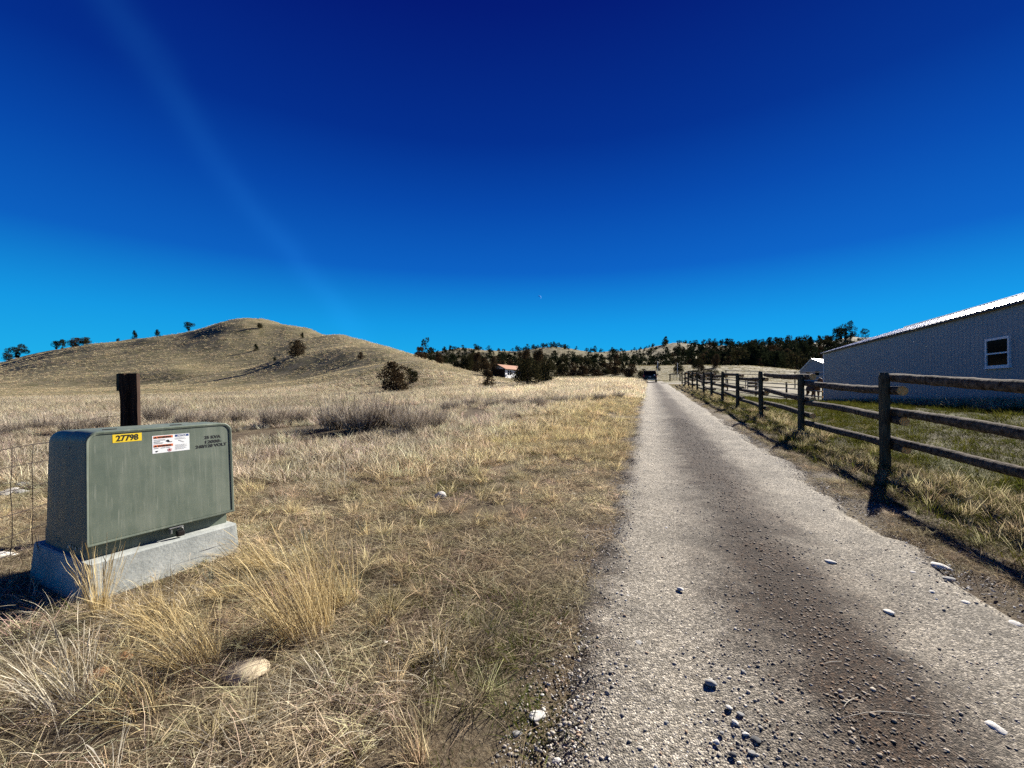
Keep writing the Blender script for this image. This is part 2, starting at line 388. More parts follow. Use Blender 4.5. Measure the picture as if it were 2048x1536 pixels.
def build_road():
    ys = np.concatenate([np.arange(-4, 9, 0.06), 9 * np.exp(np.arange(0, math.log(82 / 9.0), 0.012))])
    a = np.linspace(-1.75, 1.75, 64)
    Yc, A = np.meshgrid(ys, a, indexing='ij')
    n = (RC, -RC * RS)                       # unit normal to the right of the road
    Xr, Yr = 1.0 + RS * Yc + A * n[0], Yc + A * n[1]
    Z = height(Xr.ravel(), Yr.ravel()).reshape(Xr.shape)
    en = 0.30 * fbm(Xr / 0.6, Yr / 0.6, 60, 4)
    Z += 0.012 - 0.028 * (np.exp(-((A + 0.70) / 0.26) ** 2) + np.exp(-((A - 0.70) / 0.26) ** 2)) + 0.018 * np.exp(-(A / 0.3) ** 2)
    Z += 0.010 * fbm(Xr / 0.22, Yr / 0.22, 61, 3)
    Z -= 0.11 * sstep((np.abs(A + 0.10) + en - 1.22 + 0.10 * (A < 0)) / 0.35)
    V = np.stack([Xr, Yr, Z], -1).reshape(-1, 3); m, k = Xr.shape
    i, j = np.meshgrid(np.arange(m - 1), np.arange(k - 1), indexing='ij')
    q = np.stack([i * k + j, i * k + j + 1, (i + 1) * k + j + 1, (i + 1) * k + j], -1).reshape(-1, 4)
    tag(link('gravel_road', npmesh('gravel_road', V, q, True, {'across': A.ravel()}), None, [M_ROAD]), kind='structure')
    # short pale drive leaving to the right past the end of the rail fence
    t = np.linspace(0, 1, 60); w = np.linspace(-1, 1, 16)
    T, Wd = np.meshgrid(t, w, indexing='ij')
    X0, Y0 = 1.0 + RS * 57 + 1.0, 57.0
    Xd = X0 + T * 17 + Wd * 0.4; Yd = Y0 - 1.5 * T * T + Wd * (2.6 - 0.6 * T)
    Zd = height(Xd.ravel(), Yd.ravel()).reshape(Xd.shape) + 0.05 - 0.16 * sstep((np.abs(Wd) - 0.75) / 0.25)
    V = np.stack([Xd, Yd, Zd], -1).reshape(-1, 3); m, k = Xd.shape
    i, j = np.meshgrid(np.arange(m - 1), np.arange(k - 1), indexing='ij')
    q = np.stack([i * k + j, (i + 1) * k + j, (i + 1) * k + j + 1, i * k + j + 1], -1).reshape(-1, 4)[:, ::-1]
    tag(link('side_drive', npmesh('side_drive', V, q, True, {'across': np.full(m * k, 0.8)}), None, [M_ROAD]), kind='structure')
build_road()

# ------------------------------------------------------------------ rail fence along the road
M_BARK = simple_mat('weathered_log_bark', (0.15, 0.12, 0.09), (0.025, 0.018, 0.013), 14, 0.95, 0, 0.8, 0.05, (1, 1, 1), 0.02)
M_POST = simple_mat('treated_post_wood', (0.105, 0.094, 0.062), (0.034, 0.029, 0.020), 9, 0.9, 0, 0.5, 0.08, (6, 6, 0.6), 0.01)
def cut_mat():
    m, nt, out = new_mat('fresh_cut_wood_end'); b = NB(nt); p = b.pos((1, 1, 1), True)
    w = b.n('ShaderNodeTexWave', wave_type='RINGS', rings_direction='X'); b.l(p, w.inputs[0]); w.inputs['Scale'].default_value = 14; w.inputs['Distortion'].default_value = 3
    f = b.noise(p, 30, 5, 0.65)
    c = b.mix(b.math('MULTIPLY', w.outputs['Fac'], 0.5), b.ramp(f, [(0.35, (0.55, 0.27, 0.09)), (0.65, (0.80, 0.50, 0.22))]), (0.40, 0.18, 0.06))
    b.bsdf(out, c, 0.8, 0, None, 0.1); return m
M_CUT = cut_mat()
M_POLE = simple_mat('grey_peeled_pole', (0.42, 0.37, 0.30), (0.16, 0.13, 0.10), 10, 0.9, 0, 0.4, 0.05, (1, 1, 1), 0.01)
def log_mesh(name, L, r0, r1, seed, mats, seg=12, rough=0.012, endcap=True):
    """a tapering log along local X, ragged bark, cut ends"""
    rng = np.random.default_rng(seed); n = max(6, int(L / 0.09)); x = np.linspace(0, L, n)
    P = np.stack([x, 0.018 * np.sin(x * 1.3 + seed) + 0.01 * np.sin(x * 3.1 + 2 * seed), 0.02 * np.sin(x * 0.9 + seed * 2)], 1)
    rad = np.linspace(r0, r1, n)
    an = np.linspace(0, 2 * np.pi, seg, endpoint=False)
    X, A = np.meshgrid(x, an, indexing='ij')
    rr = rad[:, None] * (1 + 0.05 * np.sin(2 * A + seed)) + rough * (0.9 * fbm(X / 0.45 + seed * 7, 3 + 1.2 * np.cos(A), seed, 4) + 0.5 * fbm(X / 0.05 + seed * 3, 4 + 2.5 * np.sin(A), seed + 9, 2) + rng.normal(0, 0.13, X.shape))
    for k in range(int(L * 1.3)):
        ix, ia = rng.integers(2, n - 2), rng.integers(0, seg); rr[ix, ia] += rng.uniform(0.004, 0.014)
    rr[0] = rad[0]; rr[-1] = rad[-1]
    V = np.stack([X, P[:, 1:2] + rr * np.cos(A), P[:, 2:3] + rr * np.sin(A)], -1).reshape(-1, 3)
    Fq = [(i * seg + j, i * seg + (j + 1) % seg, (i + 1) * seg + (j + 1) % seg, (i + 1) * seg + j) for i in range(n - 1) for j in range(seg)]
    a = len(Fq); Fq += [tuple(range(seg)), tuple(range((n - 1) * seg, n * seg))[::-1]]
    me = bpy.data.meshes.new(name); me.from_pydata(V.tolist(), [], [f[::-1] for f in Fq])
    for m in mats: me.materials.append(m)
    for f in me.polygons[a:]: f.material_index = 1
    for f in me.polygons[:a]: f.use_smooth = True
    me.update(); return me
def post_mesh(name, H, r, seed, mat, seg=14):
    rng = np.random.default_rng(seed); z = np.linspace(-0.35, H, 22); an = np.linspace(0, 2 * np.pi, seg, endpoint=False)
    Zz, A = np.meshgrid(z, an, indexing='ij')
    rr = r * (1 + 0.03 * np.sin(3 * A + seed)) + 0.005 * fbm(Zz / 0.3 + seed, A * 2, seed, 2) + rng.normal(0, 0.0012, Zz.shape)
    rr[-1] -= 0.012; rr[0] = r
    V = np.stack([rr * np.cos(A), rr * np.sin(A), Zz], -1).reshape(-1, 3)
    V = np.concatenate([V, [[0, 0, H + 0.006]]]); n = len(z)
    Fq = [(i * seg + j, i * seg + (j + 1) % seg, (i + 1) * seg + (j + 1) % seg, (i + 1) * seg + j) for i in range(n - 1) for j in range(seg)]
    Fq += [((n - 1) * seg + j, (n - 1) * seg + (j + 1) % seg, len(V) - 1) for j in range(seg)]
    me = bpy.data.meshes.new(name); me.from_pydata(V.tolist(), [], Fq); me.materials.append(mat)
    for f in me.polygons: f.use_smooth = True
    me.update(); return me
FD = Vector((RS * RC, RC, 0)); FN = Vector((RC, -RS * RC, 0))           # along the fence, and to its field side
def fence_xy(d): return 3.83 + RS * d, d
def build_rail_fence():
    x1, y1 = fence_xy(6.90)
    root = empty('rail_fence', (x1, y1, h1(x1, y1)))
    tag(root, 'rustic three-rail log fence with round posts running along the right side of the gravel road', 'fence')
    inv = Vector(root.location)
    pm = [post_mesh('post', 1.52, 0.073, 10 + k, M_POST) for k in range(4)]
    rm = [log_mesh('rail', 4.52, 0.075 - 0.006 * (k % 3), 0.064 + 0.005 * (k % 2), 30 + k, [M_BARK, M_CUT]) for k in range(7)]
    rnd = random.Random(4)
    pts = []
    for k in range(-1, 12):
        x, y = fence_xy(6.90 + 3.81 * k); z = h1(x, y); pts.append(Vector((x, y, z)))
    for k, p in enumerate(pts):
        o = link('post', pm[k % 4], root); o.location = p - inv
        o.rotation_euler = (R(rnd.uniform(-1.2, 1.2)), R(rnd.uniform(-1.2, 1.2)), rnd.uniform(0, 6)); o.scale = (1, 1, rnd.uniform(0.96, 1.02))
    for k in range(len(pts) - 1):
        a, b = pts[k], pts[k + 1]
        hs = (1.40, 0.88, 0.46) if k % 2 == 0 else (1.27, 0.78, 0.32)
        for j, hh in enumerate(hs):
            flip = rnd.random() < 0.4
            s0 = a + Vector((0, 0, hh + rnd.uniform(-0.03, 0.03))) + FN * 0.142; s1 = b + Vector((0, 0, hh + rnd.uniform(-0.03, 0.03))) + FN * 0.142
            dv = (s1 - s0).normalized(); st = s0 - dv * (0.26 + rnd.uniform(-0.05, 0.08))
            o = link('rail', rm[(k * 3 + j) % 7], root)
            q = dv.to_track_quat('X', 'Z')
            o.rotation_mode = 'QUATERNION'; o.rotation_quaternion = q @ Vector((1, 0, 0)).rotation_difference(Vector((1, 0, 0)))
            o.location = st - inv
build_rail_fence()

def build_corral():
    """grey pole fences of the corral behind the rail fence"""
    rnd = random.Random(9)
    pm = post_mesh('post', 1.45, 0.075, 77, M_POST, 10); pole = [log_mesh('pole', 1.0, 0.05, 0.043, 90 + k, [M_POLE, M_CUT], 8, 0.003) for k in range(3)]
    def run(name, label, nodes, hs, H):
        P = [ground(px, d) for px, d in nodes]
        root = empty(name, P[0]); tag(root, label, 'fence', 'pole fences of the corral')
        for p in P:
            o = link('post', pm, root); o.location = p - P[0]; o.scale = (1, 1, H / 1.45)
        for a, b in zip(P[:-1], P[1:]):
            for hh in hs:
                s0 = a + Vector((0, 0, hh + rnd.uniform(-0.05, 0.05))); s1 = b + Vector((0, 0, hh + rnd.uniform(-0.05, 0.05)))
                dv = s1 - s0; L = dv.length; dv.normalize(); nrm = Vector((dv.y, -dv.x, 0)).normalized() * -0.12
                o = link('rail', pole[rnd.randrange(3)], root); o.rotation_mode = 'QUATERNION'; o.rotation_quaternion = dv.to_track_quat('X', 'Z')
                o.location = s0 - dv * 0.2 + nrm - P[0]; o.scale = ((L + 0.4), 1, 1)
    run('corral_fence', 'grey pole corral fence running from the barn corner across behind the log rail fence', [(1646, 31.2), (1573, 36.5), (1512, 42), (1455, 49), (1404, 58)], (1.30, 0.90, 0.48, 0.1), 1.42)
    run('corral_fence', 'farther pale pole corral fence crossing in front of the small white barn', [(1660, 60), (1590, 62), (1520, 64), (1452, 66)], (2.3, 1.8, 1.3), 2.4)
build_corral()

# ------------------------------------------------------------------ pad-mounted transformer
def cabinet_mat():
    m, nt, out = new_mat('faded_green_cabinet_paint'); b = NB(nt)
    p = b.pos((1, 1, 1), True); st = b.pos((26, 26, 0.55), True)
    s1, s2, n = b.noise(st, 1.0, 5, 0.6), b.noise(b.pos((70, 70, 0.3), True), 1.0, 3, 0.6), b.noise(p, 5, 5, 0.6)
    c = b.ramp(n, [(0.3, (0.088, 0.112, 0.082)), (0.7, (0.128, 0.152, 0.112))])
    c = b.mix(b.math('MULTIPLY', b.ramp(s1, [(0.48, (0,) * 3), (0.72, (1,) * 3)]), 0.55), c, (0.20, 0.215, 0.165))
    c = b.mix(b.math('MULTIPLY', b.ramp(s2, [(0.60, (0,) * 3), (0.70, (1,) * 3)]), 0.42), c, (0.27, 0.28, 0.22))
    b.bsdf(out, c, b.ramp(n, [(0.3, (0.48,) * 3), (0.7, (0.62,) * 3)]), 0, b.bump(b.noise(p, 60, 3), 0.05, 0.002), 0.4); return m
def concrete_mat():
    m, nt, out = new_mat('cast_concrete'); b = NB(nt); p = b.pos((1, 1, 1), True)
    n1, n2, n3 = b.noise(p, 4, 6, 0.65), b.noise(p, 45, 4, 0.6), b.vor(p, 60)
    c = b.ramp(n1, [(0.3, (0.235, 0.25, 0.235)), (0.55, (0.36, 0.375, 0.345)), (0.75, (0.48, 0.49, 0.45))])
    c = b.mix(b.math('MULTIPLY', b.ramp(n2, [(0.5, (0,) * 3), (0.7, (1,) * 3)]), 0.35), c, (0.17, 0.18, 0.165))
    b.bsdf(out, c, 0.9, 0, b.bump(b.math('ADD', n2, b.math('MULTIPLY', n3, 0.3)), 0.35, 0.006), 0.2); return m
M_CAB, M_CONC = cabinet_mat(), concrete_mat()
M_BLACK = simple_mat('black_ink', (0.012, 0.012, 0.012), (0.01, 0.01, 0.01), 4, 0.6)
M_YEL = simple_mat('yellow_number_plate', (0.78, 0.56, 0.02), (0.72, 0.50, 0.02), 20, 0.5)
M_WHT = simple_mat('white_label', (0.80, 0.80, 0.78), (0.74, 0.74, 0.72), 20, 0.5)
M_ORG = simple_mat('orange_warning_band', (0.70, 0.16, 0.04), (0.62, 0.13, 0.03), 20, 0.5)
M_RED = simple_mat('red_pictogram', (0.60, 0.03, 0.02), None, 20, 0.5)
M_BLU = simple_mat('blue_notice_band', (0.03, 0.07, 0.22), None, 20, 0.5)
M_GREY = simple_mat('grey_small_print', (0.42, 0.41, 0.40), None, 20, 0.6)
M_DARKMET = simple_mat('dark_lock_metal', (0.035, 0.03, 0.028), (0.015, 0.013, 0.012), 40, 0.5, 0.6)
M_STEEL = simple_mat('galvanised_steel', (0.30, 0.31, 0.30), (0.20, 0.2, 0.2), 20, 0.5, 0.7)
TRZ = R(63); TX = Vector((math.cos(TRZ), math.sin(TRZ), 0)); TY = Vector((-math.sin(TRZ), math.cos(TRZ), 0))
PADT = 0.30
T0 = Vector((-3.00, 3.00, 0.0))                                         # pad's front-left top corner, seen from the road
def build_transformer():
    gz = h1(T0.x, T0.y)
    base = Vector((T0.x, T0.y, 0.0))
    pad = empty('concrete_pad', base, TRZ)
    tag(pad, 'pale grey cast concrete pad with sloping sides under the green transformer cabinet', 'pad')
    PW, PD, fl = 1.045, 0.98, 0.022
    bm = bmesh.new(); ring = []
    for z, e in ((PADT, 0.012), (PADT - 0.012, 0.0), (-0.25, -fl * 1.7)):
        ring.append([bm.verts.new((x, y, z)) for x, y in ((e, e), (PW - e, e), (PW - e, PD - e), (e, PD - e))])
    for a, b in zip(ring[:-1], ring[1:]):
        for i in range(4): bm.faces.new((a[i], a[(i + 1) % 4], b[(i + 1) % 4], b[i]))
    bm.faces.new(ring[0]); bm.faces.new(ring[-1][::-1])
    vert = [e for e in bm.edges if abs(e.verts[0].co.z - e.verts[1].co.z) > 0.1]
    bmesh.ops.bevel(bm, geom=vert, offset=0.03, segments=3, affect='EDGES')
    link('slab', bm_mesh('slab', bm), pad, [M_CONC])
    root = empty('transformer_cabinet', base, TRZ)
    tag(root, 'olive green steel pad-mount transformer cabinet with yellow 27798 tag and white warning label', 'transformer')
    CW, CD, ZB, ZT, TILT = 1.015, 0.86, PADT + 0.10, 1.225, 0.05
    X0, Y0 = 0.022, 0.050
    yf = lambda z: Y0 + TILT * (z - ZB) / (ZT - ZB)                    # the front leans back towards the top
    # recessed skirt standing on the pad
    bm = bmesh.new(); add_box(bm, (X0 + 0.02, Y0 + 0.065, PADT - 0.004), (X0 + CW - 0.03, Y0 + CD - 0.03, ZB + 0.02), 0.006)
    link('skirt', bm_mesh('skirt', bm), root, [M_CAB])
    def outline(inset, r, flare=0.0, n=7):
        """front view of the hood: square foot, rounded top corners, sides spreading slightly to the foot"""
        x0, x1, zt = X0 + inset, X0 + CW - inset, ZT - inset
        pts = [(x0 - flare, ZB + (inset if inset > 0.004 else 0)), ]
        for k in range(n + 1):
            a = math.pi - k * math.pi / 2 / n; pts.append((x0 + r + r * math.cos(a), zt - r + r * math.sin(a)))
        for k in range(n + 1):
            a = math.pi / 2 - k * math.pi / 2 / n; pts.append((x1 - r + r * math.cos(a), zt - r + r * math.sin(a)))
        pts.append((x1 + flare, ZB + (inset if inset > 0.004 else 0)))
        return pts
    def loft(name, rings, cap0, cap1, mat, parent):
        bm = bmesh.new(); vs = [[bm.verts.new(p) for p in r] for r in rings]; n = len(rings[0])
        for a, b in zip(vs[:-1], vs[1:]):
            for i in range(n): bm.faces.new((a[i], a[(i + 1) % n], b[(i + 1) % n], b[i]))
        if cap0: bm.faces.new(vs[0])
        if cap1: bm.faces.new(vs[-1][::-1])
        me = bm_mesh(name, bm); o = link(name, me, parent, [mat])
        for p in me.polygons: p.use_smooth = len(p.vertices) == 4
        me.set_sharp_from_angle(angle=R(35)); return o
    rings = []
    for ins, r, dy in ((0.022, 0.062, 0.012), (0.022, 0.062, 0.0), (0.008, 0.072, -0.003), (0.0, 0.080, 0.006)):
        rings.append([(x, yf(z) + dy, z) for x, z in outline(ins, r, 0.006)])
    depth_steps = [(0.30, 0.0), (0.325, 0.0), (0.335, 0.010), (0.60, 0.014), (0.76, 0.026), (0.83, 0.055), (0.87, 0.12)]
    for dy, ins in depth_steps:
        rings.append([(x, Y0 + 0.03 + dy, z) for x, z in outline(ins, 0.080 + ins * 0.3, 0.010)])
    loft('hood', rings, True, True, M_CAB, root)
    # door panel just inside the rim, with a dark joint around it
    bm = bmesh.new(); o_ = outline(0.0246, 0.059, 0.005)
    quad_prism(bm, [(x, yf(z) + 0.0045, z) for x, z in o_], 0.012, (0, -1, 0))
    door = link('door', bm_mesh('door', bm), root, [M_CAB])
    bm = bmesh.new(); quad_prism(bm, [(x, yf(z) + 0.0065, z) for x, z in outline(0.0225, 0.0615, 0.006)], 0.004, (0, -1, 0))
    link('joint', bm_mesh('joint', bm), root, [M_BLACK])
    for xx in (0.16, 0.60):
        box_obj('hinge_cap', (xx, Y0 + 0.16, ZT - 0.004), (xx + 0.085, Y0 + 0.175, ZT + 0.006), M_DARKMET, root, 0.002)
    bolt = box_obj('bolt', (X0 - 0.008, Y0 + 0.30, 1.09), (X0 + 0.004, Y0 + 0.316, 1.106), M_STEEL, root, 0.003)
    # hasp and padlock under the door lip
    hx = X0 + 0.545
    hasp = box_obj('hasp', (hx - 0.045, Y0 - 0.012, ZB - 0.012), (hx + 0.055, Y0 + 0.065, ZB - 0.004), M_STEEL, root, 0.002)
    box_obj('hasp_plate', (hx - 0.035, Y0 - 0.006, ZB - 0.055), (hx - 0.022, Y0 + 0.03, ZB - 0.013), M_STEEL, hasp, 0.002)
    lk = box_obj('padlock', (hx + 0.005, Y0 - 0.022, PADT + 0.012), (hx + 0.062, Y0 + 0.012, PADT + 0.058), M_DARKMET, root, 0.008)
    tube_obj('shackle', [(hx + 0.014, Y0 - 0.005, PADT + 0.055), (hx + 0.016, Y0 - 0.005, PADT + 0.078), (hx + 0.033, Y0 - 0.005, PADT + 0.090), (hx + 0.05, Y0 - 0.005, PADT + 0.078), (hx + 0.052, Y0 - 0.005, PADT + 0.055)], 0.006, M_STEEL, lk)
    # flaked paint on the foot of the left side
    rnd = random.Random(3); bm = bmesh.new()
    for k in range(9):
        yy, zz, s = Y0 + 0.08 + rnd.random() * 0.4, PADT + 0.03 + rnd.random() * 0.07, rnd.uniform(0.006, 0.02)
        quad_prism(bm, [(X0 + 0.0135, yy + s * math.cos(a) * rnd.uniform(0.5, 1.4), zz + s * math.sin(a) * rnd.uniform(0.4, 1)) for a in np.linspace(0, 2 * math.pi, 7)[:-1]], 0.001, (-1, 0, 0))
    tag(link('paint_flakes', bm_mesh('paint_flakes', bm), root, [simple_mat('flaked_paint', (0.42, 0.44, 0.36))]), kind='stuff')
    # ---- flat print: labels given in the door's own plane (s along the door, z up)
    tau = math.atan2(TILT, ZT - ZB)
    def front(px, py):
        """where the sight line of a photo pixel meets the door plane, in cabinet coordinates"""
        D = Vector(((px - CX) / F, 1, (HY - py) / F)); C = Vector((0, 0, HC))
        n_l = Vector((0, -math.cos(tau), math.sin(tau))); n = TX * n_l.x + TY * n_l.y + Vector((0, 0, n_l.z))
        P0 = base + TY * (yf(ZB) + 0.0045) + Vector((0, 0, ZB))
        t = (P0 - C).dot(n) / D.dot(n); P = C + D * t - base
        return P.dot(TX), P.z
    def plate(name, s0, z0, s1, z1, lift, mat, parent):
        me = bpy.data.meshes.new(name); bm = bmesh.new()
        quad_prism(bm, [(s0, yf(z0) + 0.0045 - lift, z0), (s1, yf(z0) + 0.0045 - lift, z0), (s1, yf(z1) + 0.0045 - lift, z1), (s0, yf(z1) + 0.0045 - lift, z1)], 0.0006, (0, -1, 0))
        return link(name, bm_mesh(name, bm), parent, [mat])
    def text(name, body, s, z, size, mat, parent, lift=0.002, bold=0.0, wide=1.0, shear=0.0, align='LEFT'):
        cu = bpy.data.curves.new(name, 'FONT'); cu.body = body; cu.size = size; cu.offset = bold; cu.extrude = 0.0002
        cu.align_x = align; cu.shear = shear; cu.resolution_u = 3
        tmp = bpy.data.objects.new('tmp', cu); me = bpy.data.meshes.new_from_object(tmp); bpy.data.objects.remove(tmp)
        me.name = name; me.materials.clear()
        o = link(name, me, parent, [mat]); o.rotation_euler = (R(90) - tau, 0, 0); o.scale = (wide, 1, 1)
        o.location = (s, yf(z) + 0.0045 - lift, z); return o
    a, b_ = front(226, 886), front(284, 868)
    s0, s1, z0, z1 = a[0], b_[0], a[1], a[1] + 0.062
    tagp = plate('number_tag', s0, z0, s1, z1, 0.001, M_YEL, root)
    text('digits', '27798', (s0 + s1) / 2, z0 + 0.011, 0.062, M_BLACK, tagp, 0.002, 0.0016, (s1 - s0) * 0.88 / 0.178, 0, 'CENTER')
    a, b_ = front(306, 912), front(379, 868)
    s0, s1, z1 = a[0], b_[0], front(306, 872)[1]; z0 = z1 - 0.142; w = s1 - s0
    lab = plate('warning_label', s0, z0, s1, z1, 0.001, M_WHT, root)
    for zz in (z1 - 0.024, z1 - 0.094):
        plate('warning_band', s0 + 0.03 * w, zz, s0 + 0.54 * w, zz + 0.019, 0.0016, M_ORG, lab)
        text('warning_word', 'WARNING', s0 + 0.14 * w, zz + 0.003, 0.0185, M_BLACK, lab, 0.0024, 0.0006, 0.385 * w / 0.0965)
        bm = bmesh.new(); quad_prism(bm, [(s0 + 0.045 * w, yf(zz) + 0.002, zz + 0.003), (s0 + 0.125 * w, yf(zz) + 0.002, zz + 0.003), (s0 + 0.085 * w, yf(zz) + 0.002, zz + 0.0165)], 0.0004, (0, -1, 0))
        link('warning_triangle', bm_mesh('warning_triangle', bm), lab, [M_BLACK])
    plate('notice_band', s0 + 0.60 * w, z1 - 0.022, s1 - 0.02 * w, z1 - 0.004, 0.0016, M_BLU, lab)
    text('notice_word', 'NOTICE', s0 + 0.66 * w, z1 - 0.019, 0.0175, M_WHT, lab, 0.0024, 0.0005, 0.27 * w / 0.072, 0.25)
    rnd = random.Random(6)
    bm = bmesh.new()
    def bar(bm, u0, u1, v, t=0.0022):
        z = z1 - v; s_, e_ = s0 + u0 * w, s0 + u1 * w
        quad_prism(bm, [(s_, yf(z) + 0.0022, z), (e_, yf(z) + 0.0022, z), (e_, yf(z) + 0.0022, z + t), (s_, yf(z) + 0.0022, z + t)], 0.0003, (0, -1, 0))
    for v in (0.034, 0.041): bar(bm, 0.04, rnd.uniform(0.28, 0.36), v, 0.0014)
    for v in (0.052,): bar(bm, 0.04, 0.20, v, 0.004)
    for v in (0.060, 0.066): bar(bm, 0.04, rnd.uniform(0.25, 0.33), v, 0.0014)
    for v in (0.104,): bar(bm, 0.04, 0.16, v, 0.003); bar(bm, 0.22, 0.34, v, 0.003); bar(bm, 0.36, 0.46, v, 0.003)
    tag(link('small_print', bm_mesh('small_print', bm), lab, [M_BLACK]), kind='stuff')
    bm = bmesh.new()
    for k in range(4): bar(bm, 0.60, rnd.uniform(0.8, 0.95), 0.030 + 0.0045 * k, 0.0011)
    for k in range(9): bar(bm, 0.60, rnd.uniform(0.82, 0.96), 0.088 + 0.0048 * k, 0.0011)
    for k in range(5): bar(bm, 0.70 + 0.03 * k, 0.72 + 0.03 * k, 0.055 + 0.004 * k, 0.006)
    tag(link('small_print', bm_mesh('small_print', bm), lab, [M_GREY]), kind='stuff')
    bm = bmesh.new()                                                    # little pictograms: dark figure, bolt, barred hand
    def blob(u, v, ru, rv, n=8):
        z = z1 - v; c = s0 + u * w
        quad_prism(bm, [(c + ru * math.cos(t) * rnd.uniform(0.75, 1.15), yf(z) + 0.002, z + rv * math.sin(t) * rnd.uniform(0.75, 1.15)) for t in np.linspace(0, 2 * math.pi, n + 1)[:-1]], 0.0004, (0, -1, 0))
    blob(0.40, 0.048, 0.012, 0.009); blob(0.43, 0.056, 0.008, 0.005); blob(0.49, 0.058, 0.011, 0.003); blob(0.11, 0.125, 0.010, 0.004); blob(0.11, 0.130, 0.005, 0.004); blob(0.45, 0.124, 0.005, 0.006)
    tag(link('pictogram', bm_mesh('pictogram', bm), lab, [M_BLACK]), kind='stuff')
    bm = bmesh.new(); c, z, ro, ri = s0 + 0.45 * w, z1 - 0.124, 0.0135, 0.0108
    for t0, t1 in zip(np.linspace(0, 2 * math.pi, 25)[:-1], np.linspace(0, 2 * math.pi, 25)[1:]):
        quad_prism(bm, [(c + r * math.cos(t), yf(z) + 0.0018, z + r * math.sin(t)) for r, t in ((ri, t0), (ro, t0), (ro, t1), (ri, t1))], 0.0003, (0, -1, 0))
    quad_prism(bm, [(c - 0.009, yf(z) + 0.0014, z + 0.007), (c - 0.007, yf(z) + 0.0014, z + 0.009), (c + 0.009, yf(z) + 0.0014, z - 0.007), (c + 0.007, yf(z) + 0.0014, z - 0.009)], 0.0003, (0, -1, 0))
    link('prohibition_sign', bm_mesh('prohibition_sign', bm), lab, [M_RED])
    for body, px, py, wide in (('25 KVA', 409, 878, 33), ('12000-', 409, 887, 33), ('240/120 VOLT', 392, 897, 62)):
        sA, zA = front(px, py); sB, _ = front(px + wide, py)
        o = text('stencil_lettering', body, sA, zA, 0.036, M_BLACK, root, 0.0012, 0.0012)
        wid = max(v.co.x for v in o.data.vertices) - min(v.co.x for v in o.data.vertices); o.scale = ((sB - sA) / wid, 1, 1)
build_transformer()

# ------------------------------------------------------------------ old timber post and woven wire behind the cabinet
M_TIMBER = simple_mat('old_creosoted_timber', (0.060, 0.036, 0.024), (0.014, 0.009, 0.007), 7, 0.9, 0, 0.9, 0.1, (9, 9, 0.8), 0.02)
M_GREYTIMBER = simple_mat('lichened_timber', (0.075, 0.085, 0.062), (0.03, 0.034, 0.026), 9, 0.95, 0, 0.8, 0.05, (8, 8, 1), 0.02)
M_WIRE = simple_mat('rusty_fence_wire', (0.040, 0.027, 0.022), (0.02, 0.015, 0.013), 30, 0.8, 0.0)
def build_timber_post():
    d = 4.7; x = lat(266, d); z = h1(x, d)
    root = empty('timber_post', (x, d, z), R(30)); tag(root, 'old dark square timber post with a split weathered face behind the green cabinet', 'post')
    H = 1.705 - z; w = 0.080; bm = bmesh.new(); n = 16; rings = []
    for k in range(n):
        t = k / (n - 1); zz = -0.3 + (H + 0.3) * t; nx = 0.010 * float(fbm(zz * 5, 1.3, 3, 3)); ny = 0.012 * float(fbm(zz * 5, 7.7, 4, 3))
        cut = 0.022 if 0.62 < t < 0.88 else 0.0
        pts = [(-w + nx + cut * 0.6, -w + ny), (-0.03 + nx, -w - 0.004 + ny), (0.0 + nx, -w + 0.016 + ny + cut), (0.035, -w + ny), (w - nx, -w + 0.01), (w + nx, 0), (w, w - 0.01), (0.02, w), (-w, w), (-w + ny + cut, 0.02)]
        rings.append([bm.verts.new((a * (1.0 - 0.04 * t), b * (1 - 0.04 * t), zz)) for a, b in pts])
    m = len(rings[0])
    for a, b in zip(rings[:-1], rings[1:]):
        for i in range(m): bm.faces.new((a[i], a[(i + 1) % m], b[(i + 1) % m], b[i]))
    bm.faces.new(rings[-1]); bm.faces.new(rings[0][::-1])
    link('shaft', bm_mesh('shaft', bm), root, [M_TIMBER])
    bm = bmesh.new()
    quad_prism(bm, [(-w - 0.012, -w * 0.95, H - 0.19), (-w - 0.012, w * 0.7, H - 0.17), (-w - 0.010, w * 0.8, H + 0.004), (-w - 0.010, -w * 0.95, H - 0.004)], 0.02, (-1, 0, 0))
    link('split_face', bm_mesh('split_face', bm), root, [M_GREYTIMBER])
    lean = (R(0.5), R(-1.0), R(30)); root.rotation_euler = lean
    # woven wire and a single strand, running from the post towards the left edge and past the camera
    p0 = Vector((x - 0.11, d - 0.02, 0)); dv = Vector((0.02, -1.0, 0)).normalized(); L = 3.9
    wf = empty('wire_fence', (p0.x, p0.y, z)); tag(wf, 'rusty woven wire fence sagging from the old timber post at the left edge', 'fence')
    rnd = random.Random(12); orig = Vector(wf.location)
    def pt(t, hh):
        q = p0 + dv * t; return Vector((q.x + 0.02 * math.sin(t * 2.3), q.y, h1(q.x, q.y) + hh - 0.03 * math.sin(math.pi * min(t / 3.0, 1)) + 0.006 * math.sin(t * 9 + hh * 5))) - orig
    hs = [0.16, 0.32, 0.50, 0.70, 0.90, 1.06]
    for hh in hs[:-1] + [hs[-1]]:
        tube_obj('wire', [pt(t, hh) for t in np.linspace(0, L, 24)], 0.0034 if hh < 1 else 0.0042, M_WIRE, wf, 5)
    tube_obj('wire', [pt(t, 1.22) for t in np.linspace(0, L, 24)], 0.0024, M_WIRE, wf, 5)
    for k in range(24):
        t = 0.12 + k * 0.155; tube_obj('stay', [pt(t + 0.012 * rnd.uniform(-1, 1), hh) for hh in hs], 0.0030, M_WIRE, wf, 5)
build_timber_post()

